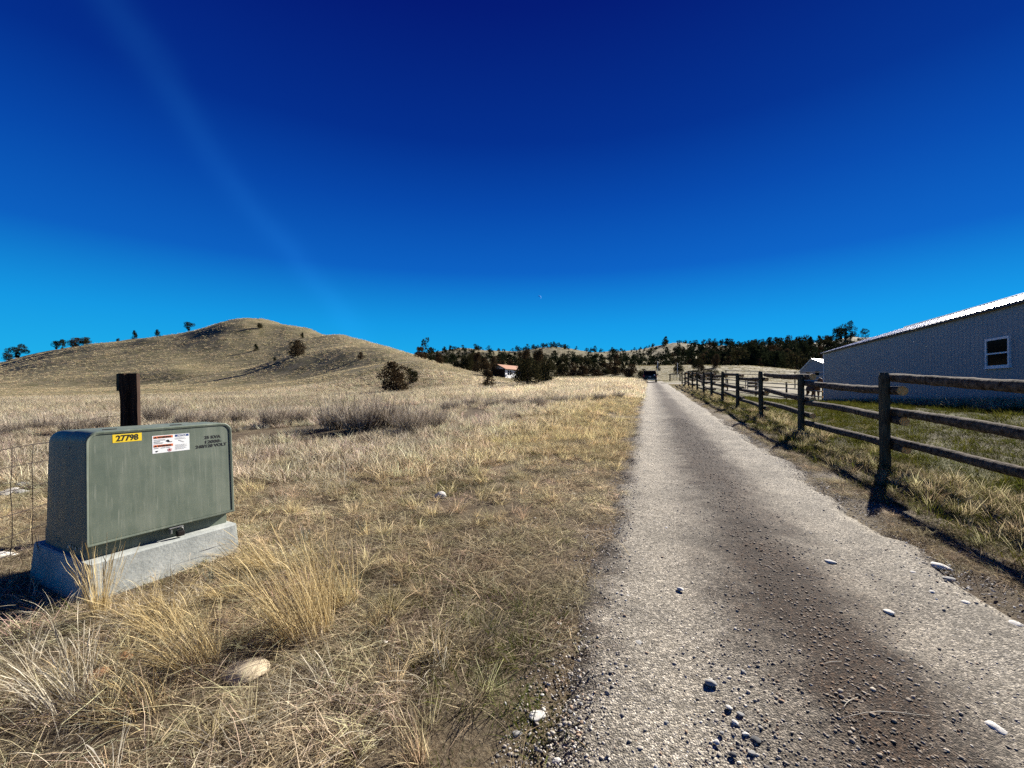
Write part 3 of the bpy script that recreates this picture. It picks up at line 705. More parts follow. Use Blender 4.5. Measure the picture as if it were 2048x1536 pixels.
# ------------------------------------------------------------------ big pole barn on the right
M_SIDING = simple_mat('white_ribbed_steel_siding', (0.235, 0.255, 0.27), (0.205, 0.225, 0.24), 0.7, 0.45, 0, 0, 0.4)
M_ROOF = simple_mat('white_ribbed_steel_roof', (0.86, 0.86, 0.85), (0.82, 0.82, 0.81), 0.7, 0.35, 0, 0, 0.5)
M_TRIM = simple_mat('white_trim', (0.80, 0.80, 0.80), None, 3, 0.5)
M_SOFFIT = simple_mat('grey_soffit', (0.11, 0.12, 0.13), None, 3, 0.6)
def glass_mat():
    m, nt, out = new_mat('dark_window_glass'); b = NB(nt); b.bsdf(out, (0.003, 0.004, 0.005), 0.12, 0, None, 0.05); return m
M_GLASS = glass_mat()
def ribbed(name, O, U, V, N, lu, lv, pitch, rise, mat, parent):
    """a sheet with trapezoid ribs: O corner, U along, V up the sheet, N outward; lv may be a function of the distance along U"""
    us = []; k = 0
    while k * pitch < lu:
        b = k * pitch
        for du, hh in ((0, 0), (0.02, rise), (0.05, rise), (0.07, 0)): us.append((min(b + du, lu), hh))
        k += 1
    us.append((lu, 0)); us.append((lu + 0.001, -0.04))
    us = [(0 - 0.001, -0.04)] + us
    Vs = []; 
    for u, hh in us:
        top = lv(u) if callable(lv) else lv
        Vs.append(O + U * u + N * hh); Vs.append(O + U * u + N * hh + V * top)
    Fq = [(2 * i, 2 * i + 2, 2 * i + 3, 2 * i + 1) for i in range(len(us) - 1)]
    me = bpy.data.meshes.new(name); me.from_pydata([tuple(v) for v in Vs], [], Fq); me.update()
    return link(name, me, parent, [mat])
def build_barn():
    A = Vector((0.387, 0.922, 0)).normalized(); N = Vector((-A.y, A.x, 0)); Bk = -N     # along the wall (away), outward, inward
    far = Vector((22.24, 30.3, 0)); L = 22.5; near = far - A * L
    EZ, BZ, WD, RZ = 3.98, -0.1, 4.62, 5.52
    root = empty('barn', (near.x, near.y, 0)); tag(root, 'large white ribbed metal barn with a low gable roof beyond the log fence', 'barn')
    o = Vector(root.location); up = Vector((0, 0, 1))
    n0, f0 = near - o, far - o
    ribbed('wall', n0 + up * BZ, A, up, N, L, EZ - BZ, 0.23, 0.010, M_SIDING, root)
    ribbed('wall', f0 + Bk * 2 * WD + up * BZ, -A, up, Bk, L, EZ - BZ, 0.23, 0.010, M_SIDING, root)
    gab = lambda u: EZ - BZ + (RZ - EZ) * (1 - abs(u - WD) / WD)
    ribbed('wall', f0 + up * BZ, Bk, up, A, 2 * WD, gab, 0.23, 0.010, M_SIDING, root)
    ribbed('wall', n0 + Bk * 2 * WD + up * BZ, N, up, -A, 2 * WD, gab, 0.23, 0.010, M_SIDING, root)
    sl = (Bk * WD + up * (RZ - EZ)); slN = (N * (RZ - EZ) + up * WD).normalized(); S = sl.normalized()
    ov = 0.16
    for side in (0, 1):
        if side == 0: O, U, V, Nn = n0 - A * 0.25 + up * (EZ + 0.09) - S * ov, A, S, slN
        else:
            S2 = (N * WD + up * (RZ - EZ)).normalized(); N2 = (Bk * (RZ - EZ) + up * WD).normalized()
            O, U, V, Nn = f0 + A * 0.25 + Bk * 2 * WD + up * (EZ + 0.09) - S2 * ov, -A, S2, N2
        ribbed('roof', O, U, V, Nn, L + 0.5, sl.length + ov, 0.305, 0.012, M_ROOF, root)
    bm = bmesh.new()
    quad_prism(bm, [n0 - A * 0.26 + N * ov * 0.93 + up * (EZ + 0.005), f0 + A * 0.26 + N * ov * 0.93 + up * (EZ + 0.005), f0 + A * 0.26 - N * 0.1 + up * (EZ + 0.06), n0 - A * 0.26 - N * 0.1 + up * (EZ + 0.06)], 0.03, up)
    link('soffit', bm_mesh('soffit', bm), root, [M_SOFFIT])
    tube_obj('ridge_cap', [n0 - A * 0.26 + Bk * WD + up * (RZ + 0.10), n0 + A * (L / 2) + Bk * WD + up * (RZ + 0.10), f0 + A * 0.26 + Bk * WD + up * (RZ + 0.10)], 0.06, M_SOFFIT, root, 6)
    def wallbox(name, u0, u1, z0, z1, out0, out1, mat, parent):
        bm = bmesh.new(); r = add_box(bm, (u0, out0, z0), (u1, out1, z1))
        for v in r: c = v.co.copy(); v.co = n0 + A * c.x + N * c.y + up * c.z
        return link(name, bm_mesh(name, bm), parent, [mat])
    wallbox('corner_trim', L - 0.10, L + 0.03, BZ, EZ, -0.03, 0.032, M_TRIM, root)
    def along(px): t = (px - CX) / F; return (t * near.y - near.x) / (A.x - t * A.y)      # distance along the wall seen at a photo column
    u1, u0 = along(1975), along(2024)
    dmid = (near + A * (u0 + u1) / 2).y; z0, z1 = HC + (HY - 735) * dmid / F, HC + (HY - 675) * dmid / F
    win = empty('window', (0, 0, 0)); win.parent = root
    fr = 0.07
    wallbox('frame', u0, u1, z1 - fr, z1, 0.0, 0.06, M_TRIM, win); wallbox('frame', u0, u1, z0, z0 + fr, 0.0, 0.07, M_TRIM, win)
    wallbox('frame', u0, u0 + fr, z0 + fr, z1 - fr, 0.0, 0.06, M_TRIM, win); wallbox('frame', u1 - fr, u1, z0 + fr, z1 - fr, 0.0, 0.06, M_TRIM, win)
    zm = (z0 + z1) / 2 - 0.02
    wallbox('sash_rail', u0 + fr, u1 - fr, zm - 0.022, zm + 0.022, 0.01, 0.05, M_TRIM, win)
    wallbox('pane', u0 + fr, u1 - fr, z0 + fr, zm - 0.022, 0.024, 0.028, M_GLASS, win); wallbox('pane', u0 + fr, u1 - fr, zm + 0.022, z1 - fr, 0.024, 0.034, M_GLASS, win)
    wallbox('sill', u0 - 0.04, u1 + 0.04, z0 - 0.03, z0, 0.0, 0.08, M_TRIM, win)
build_barn()

def build_small_barn():
    d = 88.0; pk = Vector((lat(1624, d), d, 0)); z0 = h1(pk.x, d)
    a = R(32); Rg = Vector((math.cos(a), math.sin(a), 0)); G = Vector((math.sin(a), -math.cos(a), 0)); up = Vector((0, 0, 1))
    PZ = HC + (HY - 718) * d / F; wl_, wr_ = 2.25, 5.2; sl_ = (742.5 - 718) * d / F; sr_ = 0.50 * wr_; L = 14
    root = empty('small_barn', (pk.x, pk.y, 0)); tag(root, 'small distant white metal barn with bright white roof beside the big barn corner', 'barn')
    zb = z0 - 0.5
    bm = bmesh.new(); lo = [-G * wl_ + up * zb, -G * wl_ + up * (PZ - sl_), up * PZ, G * wr_ + up * (PZ - sr_), G * wr_ + up * zb]
    f = [bm.verts.new(p) for p in lo]; b = [bm.verts.new(p + Rg * L) for p in lo]
    bm.faces.new(f); bm.faces.new(b[::-1])
    for i in range(5): bm.faces.new((f[i], b[i], b[(i + 1) % 5], f[(i + 1) % 5]))
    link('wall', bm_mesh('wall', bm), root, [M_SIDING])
    for s, w_, dr in ((-1, wl_, sl_), (1, wr_, sr_)):
        e = G * s * (w_ * 1.05) + up * (PZ - dr * 1.05 + 0.12); p = up * (PZ + 0.12); n = (G * s * dr + up * w_).normalized()
        bm = bmesh.new(); pts = [p - Rg * 0.3, e - Rg * 0.3, e + Rg * (L + 0.3), p + Rg * (L + 0.3)]
        quad_prism(bm, pts, 0.08, n); link('roof', bm_mesh('roof', bm), root, [M_ROOF])
    for t, hgt in ((-0.75, 1.0), (0.95, 1.2)):
        c = G * t + up * (HC + (HY - 750) * d / F); bm = bmesh.new()
        quad_prism(bm, [c - G * 0.35 - up * 0.1 - Rg * 0.05, c + G * 0.35 - up * 0.1 - Rg * 0.05, c + G * 0.35 + up * (hgt - 0.4) - Rg * 0.05, c - G * 0.35 + up * (hgt - 0.4) - Rg * 0.05], 0.04, -Rg)
        link('window', bm_mesh('window', bm), root, [M_GLASS])
build_small_barn()

def build_house():
    d = 112.0; c = Vector((lat(1010.5, d), d, 0)); z0 = HC + (HY - 755) * d / F - 0.4
    a = R(62); U = Vector((math.cos(a), math.sin(a) , 0)); Bk = Vector((-U.y, U.x, 0)); up = Vector((0, 0, 1))
    root = empty('house', (c.x, c.y, 0)); tag(root, 'small white house with orange-brown roof half hidden behind the dark junipers', 'house')
    M_WH = simple_mat('white_house_siding', (0.80, 0.79, 0.76), (0.74, 0.73, 0.70), 4, 0.7); M_RF = simple_mat('orange_brown_roof', (0.34, 0.15, 0.07), (0.24, 0.10, 0.05), 3, 0.8)
    Lh, Wd, H, RH = 11.0, 4.4, 2.75, 1.1; zt = z0 + H
    bm = bmesh.new(); quad = lambda p: [bm.verts.new(q) for q in p]
    fl = [Vector((0, 0, 0)), U * Lh, U * Lh + Bk * Wd, Bk * Wd]
    lo, hi = quad([p + up * z0 for p in fl]), quad([p + up * zt for p in fl])
    for i in range(4): bm.faces.new((lo[i], lo[(i + 1) % 4], hi[(i + 1) % 4], hi[i]))
    g0, g1 = bm.verts.new(Bk * Wd / 2 + up * (zt + RH)), bm.verts.new(U * Lh + Bk * Wd / 2 + up * (zt + RH))
    bm.faces.new((hi[0], hi[3], g0)); bm.faces.new((hi[1], hi[2], g1)); bm.faces.new(lo[::-1])
    link('wall', bm_mesh('wall', bm), root, [M_WH])
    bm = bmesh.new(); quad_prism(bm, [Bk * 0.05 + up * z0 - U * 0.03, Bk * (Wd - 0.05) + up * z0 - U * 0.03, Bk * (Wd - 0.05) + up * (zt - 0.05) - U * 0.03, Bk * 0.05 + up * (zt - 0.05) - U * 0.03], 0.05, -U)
    link('shade_end_panel', bm_mesh('shade_end_panel', bm), root, [M_TIMBER])  # dark timber colour laid over the white end wall to deepen its shade
    for s in (0, 1):
        e = (Bk * (-0.5) if s == 0 else Bk * (Wd + 0.5)) + up * (zt - 0.2 + 0.1); p = Bk * Wd / 2 + up * (zt + RH + 0.12)
        n = ((-Bk if s == 0 else Bk) * RH + up * Wd / 2).normalized(); bm = bmesh.new()
        quad_prism(bm, [e - U * 0.5, e + U * (Lh + 0.5), p + U * (Lh + 0.5), p - U * 0.5], 0.12, n); link('roof', bm_mesh('roof', bm), root, [M_RF])
    def front(name, u0, u1, v0, v1, off, mat, par):
        bm = bmesh.new(); quad_prism(bm, [U * u0 + up * (z0 + v0) - Bk * off, U * u1 + up * (z0 + v0) - Bk * off, U * u1 + up * (z0 + v1) - Bk * off, U * u0 + up * (z0 + v1) - Bk * off], off + 0.02, -Bk); return link(name, bm_mesh(name, bm), par, [mat])
    for u in (1.3, 2.5, 6.2, 7.4):
        w = front('window', u, u + 0.95, 1.1, 2.35, 0.03, M_TRIM, root)
        for k in (0, 1): front('pane', u + 0.07, u + 0.88, 1.17 + 0.58 * k, 1.68 + 0.58 * k, 0.06, M_GLASS, w)
    front('meter_box', 0.45, 0.75, 0.8, 1.3, 0.12, M_GREY, root); front('vent', 1.15, 1.4, 0.5, 0.75, 0.08, M_GREY, root)
build_house()

# ------------------------------------------------------------------ dark sport utility vehicle driving away
def build_suv():
    d = 62.0; x = lat(1300, d); z = h1(x, d) + 0.035
    root = empty('suv', (x, d, z), math.atan2(-RS, 1) - R(1)); tag(root, 'black sport utility vehicle heading away at the far end of the gravel road', 'car')
    M_PAINT = simple_mat('black_car_paint', (0.006, 0.006, 0.007), None, 3, 0.3, 0.0, 0, 0.25); M_TYRE = simple_mat('tyre_rubber', (0.02, 0.02, 0.02), None, 20, 0.9)
    M_LAMP = simple_mat('red_tail_lamp', (0.30, 0.01, 0.01), None, 10, 0.3); M_CHR = simple_mat('chrome_trim', (0.6, 0.6, 0.6), None, 5, 0.2, 0.9)
    # local: x right, y forward (away), z up; rear at y=0
    prof = [(0.02, 0.42), (0.0, 0.62), (0.02, 0.98), (0.10, 1.08), (0.38, 1.66), (0.55, 1.74), (2.3, 1.76), (2.75, 1.70), (3.35, 1.16), (4.45, 1.02), (4.72, 0.86), (4.76, 0.42)]
    bm = bmesh.new(); W2 = 0.95
    def wid(z_): return W2 if z_ < 1.05 else W2 - (z_ - 1.05) * 0.28
    Lr = [bm.verts.new((-wid(zz), yy, zz)) for yy, zz in prof]; Rr = [bm.verts.new((wid(zz), yy, zz)) for yy, zz in prof]; n = len(prof)
    bm.faces.new(Lr); bm.faces.new(Rr[::-1])
    for i in range(n): bm.faces.new((Lr[i], Rr[i], Rr[(i + 1) % n], Lr[(i + 1) % n]))
    bmesh.ops.bevel(bm, geom=bm.edges[:], offset=0.04, segments=2, affect='EDGES')
    link('body', bm_mesh('body', bm, False), root, [M_PAINT])
    bm = bmesh.new(); quad_prism(bm, [(-0.74, 0.115, 1.13), (0.74, 0.115, 1.13), (0.66, 0.345, 1.60), (-0.66, 0.345, 1.60)], 0.02, (0, -0.9, 0.42)); link('rear_window', bm_mesh('rear_window', bm), root, [M_GLASS])
    for s in (-1, 1):
        for y0, y1 in ((0.55, 1.25), (1.32, 2.2), (2.27, 2.95)):
            bm = bmesh.new(); t1 = min(y1, 2.75); quad_prism(bm, [(s * 0.945, y0, 1.12), (s * 0.945, y1, 1.12), (s * 0.80, t1, 1.62), (s * 0.80, y0, 1.62)], 0.012, (s, 0, 0.28)); link('side_window', bm_mesh('side_window', bm), root, [M_GLASS])
        tl = box_obj('tail_light', (s * 0.86 - 0.09, -0.03, 0.80), (s * 0.86 + 0.09, 0.12, 1.10), M_LAMP, root, 0.02)
        box_obj('side_mirror', (s * 1.06 - 0.11, 2.72, 1.10), (s * 1.06 + 0.11, 2.84, 1.28), M_PAINT, root, 0.03)
        tube_obj('roof_rail', [(s * 0.70, 0.6, 1.77), (s * 0.70, 1.2, 1.81), (s * 0.70, 2.4, 1.79)], 0.02, M_CHR, root)
        for yy in (0.95, 3.75):
            wh = empty('wheel'); wh.parent = root; wh.location = (s * 0.83, yy, 0.36)
            bm = bmesh.new(); bmesh.ops.create_cone(bm, cap_ends=True, segments=24, radius1=0.37, radius2=0.37, depth=0.25, matrix=Matrix.Rotation(R(90), 4, 'Y'))
            bmesh.ops.bevel(bm, geom=[e for e in bm.edges if len(e.link_faces) == 2 and any(len(f.verts) > 4 for f in e.link_faces)], offset=0.03, segments=2, affect='EDGES'); link('tyre', bm_mesh('tyre', bm), wh, [M_TYRE])
            bm = bmesh.new(); bmesh.ops.create_cone(bm, cap_ends=True, segments=20, radius1=0.22, radius2=0.19, depth=0.03, matrix=Matrix.Translation((s * 0.13, 0, 0)) @ Matrix.Rotation(R(90) * s, 4, 'Y')); link('rim', bm_mesh('rim', bm), wh, [M_CHR])
    box_obj('bumper', (-0.93, -0.10, 0.40), (0.93, 0.08, 0.58), M_PAINT, root, 0.03); box_obj('bumper_strip', (-0.40, -0.125, 0.43), (0.72, -0.09, 0.49), M_CHR, root, 0.008)
    box_obj('number_plate', (-0.16, -0.02, 0.74), (0.16, 0.006, 0.89), M_GREY, root, 0.004)
    box_obj('rear_sticker', (0.52, 0.03, 1.02), (0.74, 0.075, 1.14), M_WHT, root, 0.004)
build_suv()

# ------------------------------------------------------------------ gate, poles and a pale boulder in the distance
def build_far_bits():
    d = 76.0
    M_GATE = simple_mat('grey_gate_pipe', (0.16, 0.17, 0.16), None, 10, 0.6, 0.4)
    p = ground(1350, d); root = empty('gate', p, R(-18)); tag(root, 'small dark-framed mesh gate standing at the bend beyond the vehicle', 'gate')
    for s in (-1, 1):
        o = link('post', post_mesh('post', 1.35, 0.10, 3 + s, M_TIMBER, 8), root); o.location = (s * 0.85, 0, 0)
    for zz in (0.25, 0.6, 0.95, 1.2): tube_obj('bar', [(-0.75, 0, zz), (0, 0, zz), (0.75, 0, zz)], 0.025, M_GATE, root)
    for xx in (-0.75, -0.25, 0.25, 0.75): tube_obj('upright', [(xx, 0, 0.25), (xx, 0, 0.7), (xx, 0, 1.2)], 0.02, M_GATE, root)
    for px, top, dd_, lab in ((1315.5, 722, 118, 'thin white pole standing above the small cone-shaped juniper'), (1355, 726, 112, 'thin white pole behind the round dark juniper left of the fence end')):
        q = ground(px, dd_); zt = HC + (HY - top) * dd_ / F
        zt = max(zt, q.z + 2.0)
        o = tube_obj('pole', [(0, 0, -0.2), (0, 0, (zt - q.z) / 2), (0, 0, zt - q.z)], 0.045, M_WHT); o.location = q; tag(o, lab, 'pole', 'white poles on the slope')
    # a feeder of dark boards among the corral rails
    q = ground(1505, 56); root = empty('hay_feeder', q, R(-10)); tag(root, 'low dark board hay feeder with pale rails in the corral', 'feeder')
    for zz in (0.35, 0.75, 1.15): box_obj('board', (-0.55, -0.04, zz), (0.55, 0.0, zz + 0.26), M_TIMBER, root, 0.01)
    for s in (-1, 1):
        for yy in (-0.02, 0.7): box_obj('leg', (s * 0.6 - 0.05, yy - 0.05, -0.1), (s * 0.6 + 0.05, yy + 0.05, 1.6), M_POLE, root, 0.01)
    for zz in (0.62, 1.05, 1.5): box_obj('pale_rail', (-0.75, -0.12, zz), (0.75, -0.07, zz + 0.07), M_POLE, root, 0.01)
build_far_bits()

# ------------------------------------------------------------------ horse in the corral
def build_horse():
    d = 32.6; x = lat(1627, d); z = h1(x, d)
    M_HIDE = simple_mat('chestnut_hide', (0.085, 0.034, 0.018), (0.045, 0.018, 0.010), 5, 0.7); M_MANE = simple_mat('dark_mane', (0.015, 0.010, 0.008), None, 5, 0.8); M_SOCK = simple_mat('white_sock', (0.6, 0.58, 0.54), None, 5, 0.8)
    root = empty('horse', (x, d, z), R(168)); tag(root, 'chestnut horse with a white sock standing behind the second fence post beside the barn corner', 'horse')
    # local: +y is the horse's front
    J = {}; E = []
    def j(n, p, r, par=None):
        J[n] = (Vector(p), r)
        if par: E.append((par, n))
    j('pelvis', (0, -0.55, 1.22), (0.27, 0.27)); j('belly', (0, -0.10, 1.10), (0.27, 0.30), 'pelvis'); j('chest', (0, 0.42, 1.14), (0.24, 0.31), 'belly')
    j('withers', (0, 0.55, 1.28), (0.15, 0.22), 'chest'); j('neck', (0, 0.86, 1.50), (0.11, 0.17), 'withers'); j('poll', (0, 1.08, 1.74), (0.085, 0.12), 'neck')
    j('brow', (0, 1.22, 1.68), (0.085, 0.11), 'poll'); j('nose', (0, 1.42, 1.42), (0.065, 0.075), 'brow'); j('lip', (0, 1.48, 1.33), (0.05, 0.05), 'nose')
    j('dock', (0, -0.84, 1.26), (0.10, 0.12), 'pelvis')
    for s, n in ((-1, 'l'), (1, 'r')):
        o = 0.06 * s
        j('fs' + n, (0.15 * s, 0.46, 0.98), (0.11, 0.14), 'chest'); j('fe' + n, (0.16 * s, 0.44 + o, 0.76), (0.075, 0.09), 'fs' + n); j('fk' + n, (0.15 * s, 0.47 + o, 0.47), (0.05, 0.055), 'fe' + n)
        j('ff' + n, (0.15 * s, 0.46 + o, 0.14), (0.036, 0.04), 'fk' + n); j('fh' + n, (0.15 * s, 0.50 + o, 0.03), (0.055, 0.06), 'ff' + n)
        j('hs' + n, (0.15 * s, -0.56, 0.98), (0.14, 0.18), 'pelvis'); j('hk' + n, (0.16 * s, -0.42 - o, 0.80), (0.09, 0.12), 'hs' + n); j('hh' + n, (0.15 * s, -0.70 - o, 0.50), (0.05, 0.065), 'hk' + n)
        j('hf' + n, (0.15 * s, -0.64 - o, 0.15), (0.037, 0.042), 'hh' + n); j('ho' + n, (0.15 * s, -0.60 - o, 0.03), (0.056, 0.06), 'hf' + n)
        j('ear' + n, (0.055 * s, 1.07, 1.88), (0.02, 0.02), 'poll')
    names = list(J); bm = bmesh.new(); lay = bm.verts.layers.skin.verify(); vs = {}
    for n in names:
        v = bm.verts.new(J[n][0]); v[lay].radius = J[n][1]; v[lay].use_root = (n == 'pelvis'); vs[n] = v
    for a, b in E: bm.edges.new((vs[a], vs[b]))
    me = bpy.data.meshes.new('body'); bm.to_mesh(me); bm.free()
    o = link('body', me, root, [M_HIDE]); sk = o.modifiers.new('skin', 'SKIN'); sk.use_smooth_shade = True; o.modifiers.new('sub', 'SUBSURF').levels = 2
    o.modifiers['sub'].render_levels = 2
    tube_obj('tail', [(0, -0.92, 1.25), (0, -1.02, 1.05), (0, -1.0, 0.75), (0.02, -0.97, 0.45)], [0.05, 0.08, 0.07, 0.02], M_MANE, root)
    tube_obj('mane', [(0.03, 0.62, 1.48), (0.05, 0.86, 1.68), (0.03, 1.02, 1.85), (0, 1.16, 1.80)], [0.03, 0.06, 0.05, 0.02], M_MANE, root)
    tube_obj('sock', [(-0.15, 0.41, 0.05), (-0.15, 0.40, 0.13), (-0.15, 0.405, 0.24)], [0.058, 0.046, 0.044], M_SOCK, root, 10)
build_horse()

# ------------------------------------------------------------------ vegetation
def blade_arrays(rng, n, base_r, hmin, hmax, up_lo, up_hi, lean=(0, 0), droop=0.3, width=0.003, seg=4, az=None, head=0.0):
    """n grass blades as tapering ribbons; up_* = elevation angle of the shoot; lean = common horizontal pull"""
    a = rng.uniform(0, 2 * np.pi, n); br = base_r * np.sqrt(rng.random(n))
    B = np.stack([br * np.cos(a), br * np.sin(a), np.zeros(n)], 1)
    L = rng.uniform(hmin, hmax, n); el = rng.uniform(up_lo, up_hi, n)
    az_ = a + rng.normal(0, 0.6, n) if az is None else rng.normal(az[0], az[1], n)
    D = np.stack([np.cos(az_) * np.cos(el) + lean[0], np.sin(az_) * np.cos(el) + lean[1], np.sin(el)], 1); D /= np.linalg.norm(D, axis=1)[:, None]
    t = np.linspace(0, 1, seg + 1)
    hz = D.copy(); hz[:, 2] = 0; hz /= np.linalg.norm(hz, axis=1)[:, None] + 1e-6
    dr = droop * rng.uniform(0.3, 1.5, n)
    P = B[:, None] + L[:, None, None] * (D[:, None] * t[None, :, None] + hz[:, None] * (dr[:, None] * 0.5 * t ** 2)[:, :, None])
    P[:, :, 2] -= (L * dr)[:, None] * (t ** 2.2)[None] * 0.8
    kink = rng.normal(0, 0.009, (n, seg + 1, 3)) * L[:, None, None] * t[None, :, None]; P += kink
    P[:, :, 2] = np.maximum(P[:, :, 2], 0.004)
    sa = rng.uniform(0, np.pi, n); S = np.stack([np.cos(sa), np.sin(sa), np.zeros(n)], 1)
    w = width * rng.uniform(0.6, 1.4, n)[:, None] * (1 - 0.85 * t ** 1.5)[None]
    if head > 0:
        hm = rng.random(n) < head; k = np.exp(-((t - 0.88) / 0.12) ** 2); w = w + hm[:, None] * k[None] * width * 1.5
    V = np.stack([P - S[:, None] * w[:, :, None] / 2, P + S[:, None] * w[:, :, None] / 2], 2).reshape(n, -1, 3)
    m = 2 * (seg + 1); base = np.arange(n)[:, None, None] * m; k = np.arange(seg)[None, :, None] * 2
    Q = (base + k + np.array([0, 1, 3, 2])[None, None, :]).reshape(-1, 4)
    bv = np.repeat(np.clip(rng.uniform(-0.1, 1.1, n), 0, 1), m)
    return V.reshape(-1, 3), Q, bv
def join(parts):
    Vs, Qs, Bs, o = [], [], [], 0
    for V, Q, b in parts: Vs.append(V); Qs.append(Q + o); Bs.append(b); o += len(V)
    return np.concatenate(Vs), np.concatenate(Qs), np.concatenate(Bs)
def veg_mesh(name, parts, mat):
    V, Q, b = join(parts) if isinstance(parts, list) else parts
    me = npmesh(name, V, Q, False, {'bv': b}); me.materials.append(mat); return me
HID = bpy.data.collections.new('scatter_sources')                       # not linked to the scene: only sources for ground cover
def source(coll, me):
    o = bpy.data.objects.new(me.name, me); coll.objects.link(o)
def scatter(name, coll, P, rot, scl, idx, tint, label, cat):
    """ground cover nobody could count: one object whose points carry instances"""
    me = bpy.data.meshes.new(name); me.vertices.add(len(P)); me.vertices.foreach_set('co', np.asarray(P, np.float32).ravel())
    for an, ty, key, v in (('rot', 'FLOAT_VECTOR', 'vector', rot), ('scl', 'FLOAT_VECTOR', 'vector', scl), ('idx', 'INT', 'value', idx)):
        a = me.attributes.new(an, ty, 'POINT'); a.data.foreach_set(key, np.asarray(v, np.int32 if ty == 'INT' else np.float32).ravel())
    a = me.attributes.new('tint', 'FLOAT_COLOR', 'POINT'); a.data.foreach_set('color', np.concatenate([tint, np.ones((len(P), 1))], 1).astype(np.float32).ravel())
    o = link(name, me); tag(o, label, cat, kind='stuff')
    ng = bpy.data.node_groups.new(name, 'GeometryNodeTree'); ng.interface.new_socket('Geometry', in_out='INPUT', socket_type='NodeSocketGeometry'); ng.interface.new_socket('Geometry', in_out='OUTPUT', socket_type='NodeSocketGeometry')
    N, Lk = ng.nodes, ng.links
    gi, go = N.new('NodeGroupInput'), N.new('NodeGroupOutput'); ip = N.new('GeometryNodeInstanceOnPoints'); ci = N.new('GeometryNodeCollectionInfo')
    ci.inputs['Collection'].default_value = coll; ci.inputs['Separate Children'].default_value = True; ci.inputs['Reset Children'].default_value = True
    ip.inputs['Pick Instance'].default_value = True
    def na(nm, ty):
        x = N.new('GeometryNodeInputNamedAttribute'); x.data_type = ty; x.inputs['Name'].default_value = nm; return x.outputs['Attribute']
    m2p = N.new('GeometryNodeMeshToPoints'); Lk.new(gi.outputs[0], m2p.inputs[0]); Lk.new(m2p.outputs[0], ip.inputs['Points'])
    Lk.new(ci.outputs[0], ip.inputs['Instance']); Lk.new(na('idx', 'INT'), ip.inputs['Instance Index']); Lk.new(na('scl', 'FLOAT_VECTOR'), ip.inputs['Scale'])
    e2r = N.new('FunctionNodeEulerToRotation'); Lk.new(na('rot', 'FLOAT_VECTOR'), e2r.inputs[0]); Lk.new(e2r.outputs[0], ip.inputs['Rotation'])
    Lk.new(ip.outputs[0], go.inputs[0])
    md = o.modifiers.new('scatter', 'NODES'); md.node_group = ng; return o
def coll_of(name, meshes):
    c = bpy.data.collections.new(name)
    for k, me in enumerate(meshes): me.name = '%s_%02d' % (name, k); source(c, me)
    return c
MI_STRAW = leaf_mat('dry_grass_scatter', (0.060, 0.045, 0.028), (0.70, 0.635, 0.50), True, 0.42)
MI_GREEN = leaf_mat('spring_green_grass_scatter', (0.035, 0.045, 0.010), (0.13, 0.135, 0.035), True, 0.35)
M_STRAW = leaf_mat('golden_bunchgrass', (0.20, 0.135, 0.05), (0.76, 0.61, 0.33), False, 0.35)
M_PALE = leaf_mat('bleached_bunchgrass', (0.20, 0.165, 0.11), (0.72, 0.65, 0.50), False, 0.35)
M_GRN = leaf_mat('young_green_grass', (0.035, 0.050, 0.012), (0.17, 0.185, 0.055), False, 0.40)
M_TWIG = leaf_mat('grey_brush_twigs', (0.078, 0.061, 0.045), (0.50, 0.43, 0.34), False, 0.25)
M_WHITEST = leaf_mat('white_bleached_stems', (0.55, 0.50, 0.40), (0.80, 0.76, 0.66), False, 0.3)
rg = np.random.default_rng(11)
PI = math.pi
C_MAT = coll_of('matted_grass', [veg_mesh('m', [blade_arrays(rg, 55, 0.16, 0.07, 0.22, 0.02, 0.45, (0.15, 0.1), 0.15, 0.0034, 3, (rg.uniform(0, 6.28), 1.0)), blade_arrays(rg, 22, 0.15, 0.03, 0.10, 0.1, 1.2, (0, 0), 0.2, 0.0030, 2)], MI_STRAW) for k in range(6)])
C_TUFT = coll_of('grass_tuft', [veg_mesh('t', [blade_arrays(rg, 46, 0.05, 0.12, 0.34, 0.6, 1.45, (-0.18, 0.0), 0.45, 0.0034, 4, None, 0.2), blade_arrays(rg, 22, 0.08, 0.06, 0.16, 0.1, 0.8, (0, 0), 0.3, 0.0034, 3)], MI_STRAW) for k in range(5)])
C_FIELD = coll_of('field_grass', [veg_mesh('f', [blade_arrays(rg, 60, 0.22, 0.18, 0.50, 0.6, 1.5, (-0.15, 0.0), 0.4, 0.009, 3, None, 0.25)], MI_STRAW) for k in range(4)])
C_HILL = coll_of('hill_grass', [veg_mesh('h', [blade_arrays(rg, 26, 0.35, 0.15, 0.42, 0.5, 1.4, (0, 0), 0.4, 0.035, 2)], MI_STRAW) for k in range(4)])
C_GREEN = coll_of('green_grass', [veg_mesh('g', [blade_arrays(rg, 60, 0.15, 0.04, 0.13, 0.4, 1.4, (0, 0), 0.4, 0.0045, 3)], MI_GREEN) for k in range(4)])
def tints(n, base, var, rng, hue=0.05):
    v = np.clip(rng.normal(1, var, (n, 1)), 0.35, 1.8); return np.clip(np.array(base)[None] * v * rng.normal(1, hue, (n, 3)), 0, 2)
def strew(name, coll, nsrc, x, y, smin, smax, tint, label, cat, rng, tilt=0.12, zoff=0.0, flat=(0.8, 1.2)):
    n = len(x); z = height(x, y) + zoff
    s = rng.uniform(smin, smax, n) if np.isscalar(smin) else smin * rng.uniform(0.7, 1.3, n)
    scatter(name, coll, np.stack([x, y, z], 1), np.stack([rng.normal(0, tilt, n), rng.normal(0, tilt, n), rng.uniform(0, 6.28, n)], 1),
            np.stack([s, s, s * rng.uniform(*flat, n)], 1), rng.integers(0, nsrc, n), tint, label, cat)
